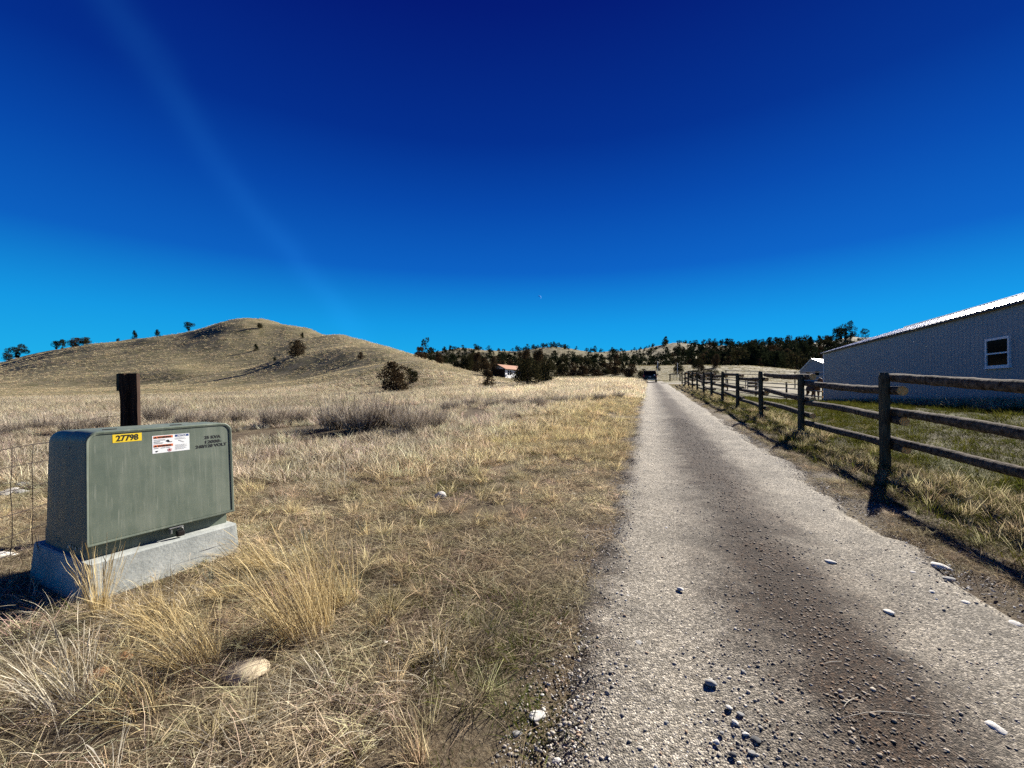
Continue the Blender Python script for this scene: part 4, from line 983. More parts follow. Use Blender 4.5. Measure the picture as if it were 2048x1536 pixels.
def keep(x, y, extra=None):
    """off the road, out of buildings and the concrete pad, inside a wide wedge of view"""
    m = (np.abs(road_across(x, y)) > 1.40 + 0.25 * fbm(x / 0.6, y / 0.6, 71, 3)) | (y > 84)
    m &= np.abs(x) < 1.75 * y + 3.5
    lx, ly = (x - T0.x) * TX.x + (y - T0.y) * TX.y, (x - T0.x) * TY.x + (y - T0.y) * TY.y
    m &= ~((lx > -0.03) & (lx < 1.03) & (ly > -0.04) & (ly < 1.0))
    A_ = np.array([0.387, 0.922]); ba = (x - 22.24) * A_[0] + (y - 30.3) * A_[1]; bn = (x - 22.24) * A_[1] - (y - 30.3) * A_[0]
    m &= ~((ba < 0.05) & (ba > -22.6) & (bn > 0.05) & (bn < 9.3))
    return m if extra is None else m & extra
def side(x, y): return (x - (3.83 + RS * y)) * RC                          # metres to the field side of the rail fence
def uniform(n, x0, x1, y0, y1, rng): return rng.uniform(x0, x1, n), rng.uniform(y0, y1, n)
rg = np.random.default_rng(21)
# near ground left of the road: matted dead grass, densest close to the camera
x, y = uniform(13000, -10, 5.0, 0.7, 10.5, rg); pn = fbm(x / 0.8, y / 0.8, 81, 3)
m = keep(x, y, (side(x, y) < -2.2) & (pn > -0.36)); x, y = x[m], y[m]; n = len(x); cl = np.clip(0.5 + 1.1 * fbm(x / 1.3, y / 1.3, 82, 3), 0, 1)[:, None]
strew('matted_grass', C_MAT, 6, x, y, 0.7, 1.25, tints(n, (1.18, 1.10, 0.92), 0.24, rg) * (0.72 + 0.55 * cl), 'matted dead grass covering the ground left of the road', 'grass', rg)
x, y = uniform(1700, -10, 3.4, 0.9, 9, rg); pn = fbm(x / 0.9, y / 0.9, 83, 3)
m = keep(x, y, (side(x, y) < -2.2) & (pn > 0.0)); x, y = x[m], y[m]; n = len(x)
strew('grass_tufts', C_TUFT, 5, x, y, 0.45, 0.95, tints(n, (1.25, 1.12, 0.84), 0.22, rg), 'short straw-coloured grass tufts among the matted grass', 'grass', rg)
x, y = uniform(1600, -8, 3.0, 0.9, 8, rg); m = keep(x, y, (side(x, y) < -2.2) & (fbm(x / 1.2, y / 1.2, 84, 3) > 0.12)); x, y = x[m], y[m]; n = len(x)
strew('green_shoots', C_GREEN, 4, x, y, 0.5, 1.1, tints(n, (0.9, 0.9, 0.8), 0.25, rg), 'young green shoots coming through the dead grass', 'grass', rg)
C_STEM = coll_of('fallen_stem', [veg_mesh('s', [blade_arrays(rg, 5, 0.12, 0.25, 0.60, 0.05, 0.5, (0, 0), 0.35, 0.0030, 6, (rg.uniform(0, 6.28), 0.5), 0.5), blade_arrays(rg, 3, 0.1, 0.2, 0.4, 0.5, 1.2, (0, 0), 0.8, 0.0026, 6, None, 0.6)], MI_STRAW) for k in range(6)])
x, y = uniform(1500, -9, 3.2, 0.9, 8, rg); m = keep(x, y, (side(x, y) < -2.4) & (fbm(x / 1.0, y / 1.0, 99, 3) > -0.12)); x, y = x[m], y[m]; n = len(x)
strew('fallen_stems', C_STEM, 6, x, y, 0.7, 1.2, tints(n, (1.35, 1.24, 1.0), 0.2, rg), 'long bleached stems fallen across the matted grass', 'grass', rg)
# mid field left of the road
x, y = uniform(17000, -30, 10, 6.5, 26, rg); m = keep(x, y, side(x, y) < -2.4); pn = fbm(x / 1.6, y / 1.6, 85, 3); rd = np.abs(road_across(x, y))
m &= (pn + 0.05 > -0.12) & (rg.random(len(x)) < np.where(rd < 3.5, 0.35, 1.0)); x, y, pn, rd = x[m], y[m], pn[m], rd[m]; n = len(x)
wt = np.clip((rd - 2.5) / 3.5, 0, 1)[:, None]
base = (1 - wt) * np.array([[1.32, 1.22, 0.90]]) + wt * np.array([[1.12, 1.07, 0.98]])
strew('field_grass', C_FIELD, 4, x, y, np.where(rd < 3.5, 0.40, 0.68), 1, tints(n, (1, 1, 1), 0.20, rg) * base, 'knee-high dry grass of the field left of the road', 'grass', rg)
x, y = uniform(26000, -75, 26, 24, 72, rg); m = keep(x, y, side(x, y) < -2.6); x, y = x[m], y[m]; n = len(x); pn = np.clip(0.5 + fbm(x / 7, y / 7, 86, 3), 0, 1)[:, None]
bright = 1.1 + 0.45 * sstep((x + 0.12 * y + 8) / 16)[:, None]
strew('field_grass', C_FIELD, 4, x, y, 0.75, 1.35, tints(n, (1.0, 0.95, 0.84), 0.18, rg) * (0.75 + 0.45 * pn) * bright, 'pale dry grass farther out in the field', 'grass', rg)
t = 7 + 46 * rg.random(5200) ** 1.4; a_ = -1.40 - 3.6 * rg.random(5200) ** 1.2; x, y = 1.0 + RS * t + a_ * RC, t - a_ * RS * RC
m = keep(x, y, fbm(x / 1.1, y / 1.1, 97, 3) > -0.22); x, y = x[m], y[m]; n = len(x)
strew('verge_grass', C_MAT, 6, x, y, 1.0, 1.9, tints(n, (1.18, 1.08, 0.78), 0.25, rg), 'low yellow grass along the left verge of the road', 'grass', rg)
t = 8 + 44 * rg.random(1500) ** 1.4; a_ = -1.55 - 3.4 * rg.random(1500); x, y = 1.0 + RS * t + a_ * RC, t - a_ * RS * RC
m = keep(x, y, fbm(x / 1.1, y / 1.1, 98, 3) > -0.05); x, y = x[m], y[m]; n = len(x)
strew('verge_tufts', C_TUFT, 5, x, y, 0.7, 1.4, tints(n, (1.25, 1.12, 0.76), 0.2, rg), 'yellow grass tufts along the left verge of the road', 'grass', rg)
# hill grass: tufts that catch the light
dd_ = np.exp(rg.uniform(math.log(60), math.log(380), 60000)); uu = rg.uniform(-160, 1040, 60000); x, y = lat(uu, dd_), dd_
pn = fbm(x / 5, y / 5, 87, 3); m = pn > -0.15; x, y = x[m], y[m]; n = len(x); sc = np.clip(y / 130, 0.7, 2.2)
strew('hill_grass', C_HILL, 4, x, y, sc * 0.95, 1, tints(n, (1.15, 1.06, 0.84), 0.25, rg), 'dry bunchgrass dotting the slopes of the hill', 'grass', rg, 0.1, 0.0, (0.6, 1.0))
dd_ = np.exp(rg.uniform(math.log(72), math.log(430), 26000)); uu = rg.uniform(1000, 1720, 26000); x, y = lat(uu, dd_), dd_
m = keep(x, y, side(x, y) > -999) & ~((side(x, y) > 0) & (y < 95)); x, y = x[m], y[m]; n = len(x); sc = np.clip(y / 130, 0.7, 2.4)
strew('hill_grass', C_HILL, 4, x, y, sc * 0.9, 1, tints(n, (0.52, 0.50, 0.32), 0.25, rg), 'dry grass on the far juniper hills', 'grass', rg, 0.1, 0.0, (0.5, 0.9))
# right verge and paddock
t = rg.uniform(0, 1, 9000) ** 1.9 * 52 + 0.5; a_ = rg.uniform(1.12, 3.3, 9000); x, y = 1.0 + RS * t + a_ * RC, t - a_ * RS * RC
m = keep(x, y, (y > 1) & (fbm(x / 0.9, y / 0.9, 88, 3) > -0.22 + 0.15 * (a_ < 1.6))); x, y = x[m], y[m]; n = len(x)
strew('verge_grass', C_MAT, 6, x, y, 0.6, 1.1, tints(n, (0.80, 0.74, 0.60), 0.25, rg), 'thin dead grass on the verge between road and rail fence', 'grass', rg)
t = rg.uniform(0, 1, 2600) ** 1.4 * 46 + 3; a_ = np.clip(rg.normal(2.75, 0.42, 2600), 1.75, 4.2); x, y = 1.0 + RS * t + a_ * RC, t - a_ * RS * RC
m = keep(x, y, (y > 1) & (fbm(x / 0.8, y / 0.8, 89, 3) > -0.10)); x, y = x[m], y[m]; n = len(x)
strew('fence_grass', C_TUFT, 5, x, y, 0.5, 1.0, tints(n, (1.0, 0.92, 0.68), 0.22, rg), 'straw grass growing up under the rail fence', 'grass', rg)
x, y = uniform(26000, 3, 26, 2, 34, rg); sd_ = side(x, y); m = keep(x, y, (sd_ > -0.9) & (rg.random(len(x)) < np.clip(1.3 - y / 40, 0.25, 1))); x, y = x[m], y[m]; n = len(x)
strew('paddock_grass', C_GREEN, 4, x, y, 0.8, 1.7, tints(n, (0.85, 0.80, 0.55), 0.3, rg), 'short grazed green grass in the paddock behind the rail fence', 'grass', rg)
x, y = uniform(7000, 3, 30, 2, 48, rg); sd_ = side(x, y); m = keep(x, y, (sd_ > -0.6) & (fbm(x / 1.5, y / 1.5, 90, 3) > -0.05)); x, y = x[m], y[m]; n = len(x)
strew('paddock_straw', C_MAT, 6, x, y, 0.6, 1.1, tints(n, (0.50, 0.46, 0.30), 0.3, rg), 'dry straw lying among the green paddock grass', 'grass', rg)
A2 = np.array([0.387, 0.922]); t = rg.uniform(0, 22.6, 1500); o_ = rg.uniform(0.05, 1.6, 1500) ** 1.3
x, y = 22.24 - A2[0] * t - A2[1] * o_, 30.3 - A2[1] * t + A2[0] * o_
strew('barn_foot_grass', C_TUFT, 5, x, y, 0.7, 1.25, tints(1500, (1.05, 0.95, 0.78), 0.2, rg), 'taller dry grass along the foot of the big barn wall', 'grass', rg)

# ---- individual bunchgrass clumps
ORD = ['leftmost', 'second from left', 'third from left', 'fourth from left', 'fifth from left', 'sixth from left', 'seventh from left', 'eighth from left', 'ninth from left', 'tenth from left', 'eleventh from left', 'twelfth from left', 'thirteenth from left', 'fourteenth from left', 'fifteenth from left', 'sixteenth from left']
def tussock(px, py, hpx, n, lean, mat, label, group=None, r=0.07, up=(0.9, 1.5), droop=0.25, width=0.0028, head=0.25, seed=0, low=0.3, cat='grass clump', az=None):
    p = hit(px, py); rng = np.random.default_rng(500 + seed + int(px)); hm = hpx * p.y / F
    parts = [blade_arrays(rng, n, r, hm * 0.55, hm * 1.05, up[0], up[1], lean, droop, width, 6, az, head), blade_arrays(rng, max(2, int(n * low)), r * 1.5, hm * 0.15, hm * 0.4, 0.2, 1.1, (0, 0), 0.5, width, 4)]
    o = link('bunchgrass', veg_mesh('bunchgrass', parts, mat)); o.location = p - Vector((0, 0, 0.015)); tag(o, label, cat, group); return o
LL = (-0.42, 0.05)
tussock(618, 1262, 250, 380, (-0.36, 0.10), M_STRAW, 'tall golden bunchgrass leaning left, right of the concrete pad', r=0.15, up=(1.05, 1.5), droop=0.22, width=0.0025)
tussock(690, 1205, 185, 90, (-0.40, 0.05), M_STRAW, 'sparse golden bunchgrass just right of the tall leaning clump', r=0.09)
tussock(545, 1135, 130, 170, (-0.75, 0.0), M_STRAW, 'drooping yellow bunchgrass against the right corner of the concrete pad', r=0.08, droop=0.6)
tussock(205, 1232, 165, 110, (0.02, 0.0), M_STRAW, 'narrow upright sheaf of straw at the front left corner of the pad', r=0.035, up=(1.25, 1.55), droop=0.10, head=0.4)
tussock(330, 1250, 160, 170, (-0.30, 0.0), M_STRAW, 'arching golden grass in front of the middle of the pad', r=0.10, droop=0.75)
tussock(300, 1222, 110, 120, (-0.35, 0.0), M_STRAW, 'drooping straw grass against the left half of the pad front', r=0.09, droop=0.8)
tussock(385, 1205, 95, 110, (-0.35, 0.0), M_PALE, 'pale arching grass against the right half of the pad front', r=0.09, droop=0.8)
tussock(255, 1238, 100, 90, (-0.2, 0.0), M_PALE, 'pale straw between the upright sheaf and the pad front', r=0.08, droop=0.6)
tussock(120, 1225, 95, 110, (-0.3, 0.0), M_PALE, 'pale tangled grass below the left side of the pad', r=0.12, up=(0.4, 1.3), droop=0.6)
tussock(60, 1200, 90, 90, (-0.3, 0.0), M_PALE, 'pale tangled grass left of the pad corner', r=0.12, up=(0.4, 1.3), droop=0.6)
tussock(455, 1190, 90, 100, (-0.5, 0.0), M_STRAW, 'short golden grass at the right foot of the pad', r=0.09, droop=0.6)
tussock(400, 1325, 185, 200, (-0.45, 0.0), M_STRAW, 'golden bunchgrass leaning left above the flat pale rock', r=0.10, droop=0.35)
tussock(145, 1400, 215, 130, (-0.50, 0.05), M_PALE, 'long pale bunchgrass leaning left near the left edge', r=0.09, droop=0.4, head=0.4)
tussock(40, 1330, 150, 60, (-0.30, 0.0), M_PALE, 'pale bunchgrass cut by the left edge of the picture', r=0.09, droop=0.6)
tussock(285, 1420, 170, 60, (-0.55, 0.0), M_STRAW, 'loose straw clump left of the flat pale rock', r=0.11, droop=0.5)
tussock(640, 1385, 150, 110, (-0.95, -0.25), M_PALE, 'flattened grey bunchgrass lying left, below the tall golden clump', r=0.10, up=(0.3, 0.9), droop=0.5)
tussock(760, 1440, 140, 90, (-0.9, -0.1), M_PALE, 'flattened pale bunchgrass in the middle foreground', r=0.12, up=(0.25, 0.8), droop=0.5)
tussock(860, 1340, 110, 80, (-0.6, 0.1), M_PALE, 'low fading bunchgrass between the tall clump and the road', r=0.10, up=(0.4, 1.1), droop=0.5)
tussock(232, 1545, 150, 7, (-0.10, 0.0), M_WHITEST, 'few bleached white stems standing at the bottom edge', r=0.02, up=(1.2, 1.5), droop=0.08, head=0.5, width=0.0035, low=0)
tussock(480, 1500, 150, 90, (-0.6, 0.0), M_PALE, 'matted straw clump at the bottom below the flat pale rock', r=0.13, up=(0.3, 1.0), droop=0.5)
tussock(90, 1520, 140, 80, (-0.5, 0.0), M_PALE, 'matted straw clump in the bottom left corner', r=0.13, up=(0.3, 1.0), droop=0.5)
for k, (px, py, hp) in enumerate(sorted(((640, 985, 75), (690, 975, 90), (520, 960, 60), (740, 935, 60), (560, 1010, 55), (800, 905, 45)))):
    tussock(px, py, hp, 70, (-0.2, 0), M_PALE, ORD[k] + ' of the pale bunchgrass clumps right of the cabinet', 'pale bunchgrass behind the cabinet', r=0.10, up=(0.5, 1.4), droop=0.35, seed=k)
for k, (px, py, hp) in enumerate(sorted(((930, 890, 40), (1010, 900, 40), (1060, 880, 34), (1110, 905, 40), (960, 935, 42), (1040, 960, 40), (1090, 1010, 42), (985, 1050, 45), (1140, 960, 32), (900, 850, 36), (1000, 850, 30), (1080, 845, 26), (1150, 850, 24)))):
    tussock(px, py, hp, 80, (-0.35, 0), M_STRAW, ORD[k] + ' of the low yellow grass clumps on the left road verge', 'yellow bunchgrass on the left verge', r=0.12, up=(0.3, 1.2), droop=0.6, seed=k)
tussock(1052, 1218, 60, 90, (-0.05, 0), M_GRN, 'dark green grass tuft by the left road edge, farthest of the three', 'green tufts at the road edge', r=0.06, up=(0.3, 1.4), droop=0.5, low=0.6)
tussock(1048, 1310, 72, 120, (0.0, 0), M_GRN, 'dark green grass tuft by the left road edge, middle of the three', 'green tufts at the road edge', r=0.08, up=(0.3, 1.4), droop=0.5, low=0.6)
tussock(1012, 1400, 75, 110, (0.0, 0), M_GRN, 'dark green grass tuft by the left road edge, nearest of the three', 'green tufts at the road edge', r=0.08, up=(0.3, 1.4), droop=0.5, low=0.6)
tussock(1125, 1085, 34, 60, (0.0, 0), M_GRN, 'small dark green tuft beside the left wheel track', 'green tufts at the road edge', r=0.05, up=(0.3, 1.4), droop=0.5, low=0.6)

# ---- brush
def twig_bush(rng, stems, H, spread, wid=0.008, sub=6):
    parts = []
    V0, Q0, b0 = blade_arrays(rng, stems, spread * 0.28, H * 0.55, H * 1.05, 0.75, 1.52, (0, 0), -0.05, wid, 5); parts.append((V0, Q0, b0))
    P = V0.reshape(stems, -1, 3)
    for k in range(sub):
        f = rng.uniform(0.25, 0.85); ring = int(f * 5) * 2; c = P[:, ring]
        V, Q, b = blade_arrays(rng, stems, 0.001, H * 0.16, H * 0.40, 0.5, 1.4, (0, 0), -0.05, wid * 0.6, 3)
        V = V.reshape(stems, -1, 3) + c[:, None]; parts.append((V.reshape(-1, 3), Q, b))
    return join(parts)
rb = np.random.default_rng(31)
BUSH = [veg_mesh('dry_brush', twig_bush(rb, 130, 1.0, 0.95, 0.016, 8), M_TWIG) for k in range(4)]
def bush(px, py, hpx, k, label, group, wide=1.0):
    p = hit(px, py, 4.0, 80); hm = hpx * p.y / F; o = link('dry_brush', BUSH[k % 4]); o.location = p - Vector((0, 0, 0.03)); o.rotation_euler = (0, 0, k * 1.7)
    s = hm / 1.1; o.scale = (s * wide, s * wide, s); tag(o, label, 'shrub', group); return o
for k, (px, py, hp) in enumerate(((318, 846, 52), (372, 850, 44), (425, 852, 50), (480, 846, 40), (545, 852, 52), (600, 846, 46))):
    bush(px, py, hp, k, ORD[k] + ' in the row of grey leafless brush beyond the timber post', 'grey brush row left', 1.15)
for k, (px, py, hp) in enumerate(((672, 858, 78), (722, 862, 84), (770, 856, 80), (822, 866, 70), (868, 858, 58))):
    bush(px, py, hp, k + 1, ORD[k] + ' in the tall dark brush thicket below the round juniper', 'tall grey brush thicket', 1.2)
for k, (px, py, hp) in enumerate(((30, 868, 42), (90, 862, 40), (150, 866, 44), (205, 858, 40))):
    bush(px, py, hp, k + 2, ORD[k] + ' of the low grey brush left of the timber post', 'low grey brush at left', 1.2)
for k, (px, py, hp) in enumerate(sorted(((940, 812, 26), (985, 814, 28), (1030, 812, 26), (1075, 812, 26), (1120, 806, 24), (1160, 804, 22), (1200, 800, 22), (1235, 796, 18), (900, 822, 30)))):
    bush(px, py, hp, k, ORD[k] + ' in the strip of small brush across the field', 'small brush strip in the field', 1.5)
def forb(px, py, hpx, mat, label, seed, cat='plant'):
    p = hit(px, py); rng = np.random.default_rng(seed); hm = hpx * p.y / F
    o = link('dry_forb', veg_mesh('dry_forb', twig_bush(rng, 9, hm, hm * 0.5, 0.006, 7), mat)); o.location = p; tag(o, label, cat)
forb(118, 1150, 105, M_TWIG, 'dark bare twiggy weed left of the concrete pad', 61)
M_SAGE = leaf_mat('grey_green_sage', (0.10, 0.11, 0.085), (0.26, 0.28, 0.22), False, 0.2)
forb(425, 1165, 50, M_SAGE, 'small grey-green sage sprig against the front of the pad', 62)
forb(610, 1085, 36, M_SAGE, 'small greyish sage sprig in the grass right of the cabinet', 63)
forb(720, 1065, 32, M_SAGE, 'second greyish sage sprig farther right in the matted grass', 64)

# ---- trees
M_TRUNK = simple_mat('juniper_bark', (0.085, 0.062, 0.045), (0.03, 0.022, 0.016), 9, 0.95, 0, 0.5, 0.05, (4, 4, 0.7))
M_JUN = leaf_mat('juniper_foliage', (0.018, 0.019, 0.009), (0.080, 0.070, 0.032), False, 0.12)
M_JUNR = leaf_mat('winter_brown_juniper_foliage', (0.026, 0.018, 0.011), (0.11, 0.074, 0.038), False, 0.12)
M_PINE = leaf_mat('dark_conifer_foliage', (0.010, 0.014, 0.008), (0.042, 0.050, 0.022), False, 0.12)
def crown_arrays(rng, n, shape, leaf, lobes=14):
    """sprays of small faces gathered in uneven clumps on a unit-height crown (z 0..1, radius ~0.5)"""
    def prof(t):
        if shape == 'round': return 0.50 * np.sqrt(np.clip(1 - ((t - 0.45) / 0.56) ** 2, 0.02, 1))
        if shape == 'cone': return 0.06 + 0.42 * np.clip(1 - t, 0, 1) ** 0.75 * np.clip(t / 0.10, 0.35, 1)
        if shape == 'flame': return 0.05 + 0.42 * np.sin(np.pi * np.clip(t, 0.0, 1) ** 0.7) ** 0.8
        return 0.50 * np.clip((t - 0.22) / 0.12, 0, 1) * np.sqrt(np.clip(1 - ((t - 0.62) / 0.40) ** 2, 0.0, 1))      # 'pine': bare foot, spreading top
    tc = rng.uniform(0.03, 0.98, lobes); ac = rng.uniform(0, 2 * np.pi, lobes); rc = prof(tc) * rng.uniform(0.35, 0.85, lobes)
    C = np.stack([rc * np.cos(ac), rc * np.sin(ac), tc], 1); cr = rng.uniform(0.09, 0.20, lobes) * (0.6 + 0.8 * prof(tc) / 0.5)
    w = rng.integers(0, lobes, n); d = rng.normal(0, 1, (n, 3)); d /= np.linalg.norm(d, axis=1)[:, None]
    P = C[w] + d * (cr[w] * rng.uniform(0.35, 1.05, n) ** 0.6)[:, None]
    P[:, 2] = np.clip(P[:, 2], 0.0, 1.05)
    up = d * 0.8 + np.array([0, 0, 0.7]) + rng.normal(0, 0.35, (n, 3)); up /= np.linalg.norm(up, axis=1)[:, None]
    sd_ = np.cross(up, rng.normal(0, 1, (n, 3))); sd_ /= np.linalg.norm(sd_, axis=1)[:, None]
    L = leaf * rng.uniform(0.6, 1.5, n)[:, None]; wv = L * 0.38
    V = np.stack([P - sd_ * wv * 0.5, P + sd_ * wv * 0.5, P + up * L * 0.6 + sd_ * wv * 0.55, P + up * L], 1)
    V = np.concatenate([V, (P + up * L * 0.6 - sd_ * wv * 0.55)[:, None]], 1)[:, [0, 1, 2, 4]]       # ragged little spray
    Q = np.arange(n * 4).reshape(-1, 4); bv = np.repeat(np.clip(rng.normal(0.45, 0.25, n), 0, 1), 4)
    return V.reshape(-1, 3), Q, bv, C
def trunk_mesh(name, rng, C, r, mat, top=0.8):
    """tapered trunk with limbs reaching the clumps"""
    V, Q, o = [], [], 0
    P = np.array([[0, 0, -0.08], [0.01, 0, 0.1], [0.015, 0.01, 0.35], [0.0, 0.01, 0.6], [0, 0, top]]); v, q = tube_arrays(P, [r * 1.3, r, r * 0.7, r * 0.45, r * 0.12], 7); V.append(v); Q += q; o += len(v)
    for c in C[:9]:
        z0 = max(0.05, c[2] * 0.55); v, q = tube_arrays(np.array([[0.01, 0.005, z0], [c[0] * 0.5, c[1] * 0.5, (z0 + c[2]) / 2], c]), [r * 0.4, r * 0.25, r * 0.08], 5); V.append(v); Q += [tuple(i + o for i in f) for f in q]; o += len(v)
    me = npmesh(name, np.concatenate(V), np.array(Q), True); me.materials.append(mat); return me
KIND = {}
def tree_kind(key, shape, mat, n, leaf, seed, lobes=14, r=0.035):
    rng = np.random.default_rng(seed); V, Q, b, C = crown_arrays(rng, n, shape, leaf, lobes)
    me = npmesh('crown', V, Q, False, {'bv': b}); me.materials.append(mat); tm = trunk_mesh('trunk', rng, C, r, M_TRUNK)
    KIND[key] = (me, tm)
for k in range(3): tree_kind(('round', k), 'round', (M_JUN, M_JUNR)[k % 2], 5200, 0.052, 200 + k, 34)
for k in range(2): tree_kind(('flame', k), 'flame', M_JUNR, 3600, 0.055, 220 + k, 26)
for k in range(2): tree_kind(('cone', k), 'cone', M_PINE, 3000, 0.055, 240 + k, 24)
for k in range(3): tree_kind(('pine', k), 'pine', M_PINE, 2600, 0.06, 260 + k, 14, 0.025)
def far_kind(key, shape, mat, n, leaf, seed, lobes):
    rng = np.random.default_rng(seed); V, Q, b, C = crown_arrays(rng, n, shape, leaf, lobes)
    tv, tq = tube_arrays(np.array([[0, 0, -0.1], [0, 0, 0.3], [0, 0, 0.85]]), [0.035, 0.028, 0.008], 5); tq = np.array(tq)
    V2 = np.concatenate([V, tv]); Q2 = np.concatenate([Q, tq + len(V)]); b2 = np.concatenate([b, np.full(len(tv), 0.6)])
    me = npmesh('far_tree', V2, Q2, False, {'bv': b2}); me.materials.append(mat); me.materials.append(M_TRUNK)
    mi = np.zeros(len(Q2), np.int32); mi[len(Q):] = 1; me.polygons.foreach_set('material_index', mi); KIND[key] = (me, None)
for k in range(4): far_kind(('far', k), ('round', 'cone', 'round', 'flame')[k], (M_JUN, M_PINE, M_PINE, M_JUNR)[k], 520, 0.12, 300 + k, 13)
for k in range(2): far_kind(('farpine', k), 'pine', M_PINE, 420, 0.12, 310 + k, 9)
def tree(name, key, p, Ht, Wd, label, group=None, rz=0.0, parts=True):
    cm, tm = KIND[key]
    if parts and tm is not None:
        root = empty(name, p, rz); c = link('crown', cm, root); t = link('trunk', tm, root)
        for o in (c, t): o.scale = (Wd, Wd, Ht)
        t.scale = (Wd * 1.0, Wd * 1.0, Ht)
    else:
        root = link(name, cm); root.location = p; root.rotation_euler = (0, 0, rz); root.scale = (Wd, Wd, Ht)
    tag(root, label, 'tree', group); return root
def tree_px(name, key, px, py, hpx, wpx, label, d=None, group=None, rz=0.0, sink=0.0):
    p = hit(px, py, 20, 600) if d is None else ground(px, d)
    m = p.y / F; Ht = hpx * m
    if d is not None: Ht = max(hpx * m, 1.0)
    p.z -= sink; return tree(name, key, p, Ht, wpx * m, label, group, rz)
J = 'juniper_tree'
tree_px(J, ('round', 1), 792, 786, 58, 66, 'big round dark juniper at the foot of the hill, left of the house', rz=0.3)
tree_px(J, ('round', 0), 825, 766, 28, 26, 'smaller juniper touching the right side of the big round juniper', rz=1.3)
tree_px(J, ('flame', 0), 976, 776, 34, 34, 'small spiky juniper standing alone left of the house cluster', rz=0.5)
tree_px(J, ('round', 2), 1056, 773, 52, 60, 'broad dark juniper in front of the white house', rz=2.0)
tree_px(J, ('flame', 1), 1052, 768, 62, 34, 'taller juniper rising behind the broad juniper by the house', d=66, rz=0.8)
tree_px(J, ('round', 0), 1092, 770, 44, 42, 'dark juniper on the right of the cluster by the house', d=64, rz=3.0)
tree_px(J, ('flame', 0), 1078, 760, 58, 36, 'tall brownish juniper at the back of the house cluster', d=72, rz=2.1)
tree_px(J, ('round', 1), 591, 712, 30, 34, 'round dark juniper alone on the upper spur of the hill', rz=4.0)
tree_px(J, ('cone', 0), 511, 702, 14, 13, 'small juniper left of the round one on the hill spur', rz=1.0)
tree_px(J, ('round', 2), 519, 657, 10, 12, 'tiny juniper near the hill summit, right side', rz=1.4)
tree_px(J, ('cone', 1), 604, 677, 12, 10, 'tiny juniper on the ridge right of the summit', rz=2.4)
tree_px(J, ('cone', 0), 549, 722, 7, 10, 'low shrub-sized juniper below the round one on the spur', rz=0.4)
tree_px(J, ('flame', 1), 721, 719, 14, 14, 'small juniper on the right shoulder of the hill', rz=3.4)
# along the skyline of the hill
def skyline(px, ahead=0.0):
    ds = np.linspace(60, 420, 900); g = height(lat(px, ds), ds); row = HY - (g - HC) * F / ds; i = int(np.argmin(row)); return float(ds[i]) + ahead
for px, hp, wp, key, lab in ((34, 24, 32, ('pine', 0), 'ragged pine at the far left of the hill skyline'), (16, 12, 16, ('round', 0), 'low juniper under the ragged pine at far left'), (112, 14, 16, ('pine', 1), 'thin open pine on the left hill skyline'), (124, 16, 16, ('pine', 2), 'second thin pine on the left hill skyline'),
        (152, 14, 24, ('round', 1), 'wide dark juniper on the hill skyline'), (170, 12, 20, ('round', 2), 'low juniper right of the wide skyline juniper'), (268, 15, 12, ('cone', 0), 'small pointed tree alone on the hill skyline'), (314, 11, 13, ('cone', 1), 'little pointed tree right of the lone skyline tree'), (377, 15, 18, ('pine', 1), 'loose-crowned pine on the rising skyline left of the summit'), (235, 4, 6, ('round', 0), 'tiny bush on the skyline left of the lone pointed tree')):
    d = skyline(px, 3.0); tree_px(J if key[0] != 'pine' else 'pine_tree', key, px, 0, hp + 3, wp, lab, d=d, rz=px * 0.1)
# the bench and the valley edge
for px, py, hp, wp, key, lab in ((1317, 741, 15, 13, ('cone', 0), 'small cone-shaped juniper on the grassy bench'), (1357, 747, 18, 20, ('round', 2), 'round dark juniper on the bench left of the fence end'), (1262, 0, 28, 30, ('round', 1), 'dark juniper left of the vehicle, taller of the pair'), (1284, 0, 22, 20, ('round', 0), 'dark juniper just left of the vehicle, shorter of the pair'),
        (1390, 0, 20, 22, ('round', 2), 'juniper over the far end of the log fence'), (1424, 0, 22, 36, ('round', 0), 'wide low dark juniper above the log fence'), (1378, 0, 18, 10, ('flame', 0), 'thin brownish juniper left of the fence-end juniper'), (1403, 0, 30, 18, ('flame', 1), 'slim tall juniper at the foot of the bench'), (1432, 736, 26, 18, ('round', 1), 'upright juniper on the edge of the bench'), (1397, 741, 22, 24, ('round', 2), 'clump of juniper on the bench slope')):
    tree_px(J, key, px, py, hp, wp, lab, d=None if py else 92 + (px % 7), rz=px * 0.37)
for k, (px, hp, wp, key) in enumerate(sorted(((936, 34, 34, ('round', 0)), (955, 42, 26, ('flame', 0)), (970, 34, 24, ('round', 1)), (988, 36, 20, ('flame', 1)), (948, 36, 26, ('round', 2)), (915, 20, 30, ('round', 2)), (878, 24, 20, ('round', 1)), (860, 14, 14, ('cone', 0))))):
    tree_px(J, key, px, 0, hp, wp, ORD[k] + ' of the dark junipers in the grove left of the house', d=(103 if px in (988, 970) else 135) + (px % 5) * 3, group='juniper grove left of the house', rz=px * 0.2)
for k in range(16):
    px = 1112 + k * 9.5 + 6 * math.sin(k * 2.7); tree_px(J, (('round', k % 3) if k % 3 else ('flame', k % 2)), px, 0, 10 + (k * 7) % 15, 17 + (k * 5) % 17, ORD[k] + ' in the belt of junipers behind the pale field crest', d=104 + (k * 11) % 16, group='juniper belt behind the field crest', rz=k * 1.1)
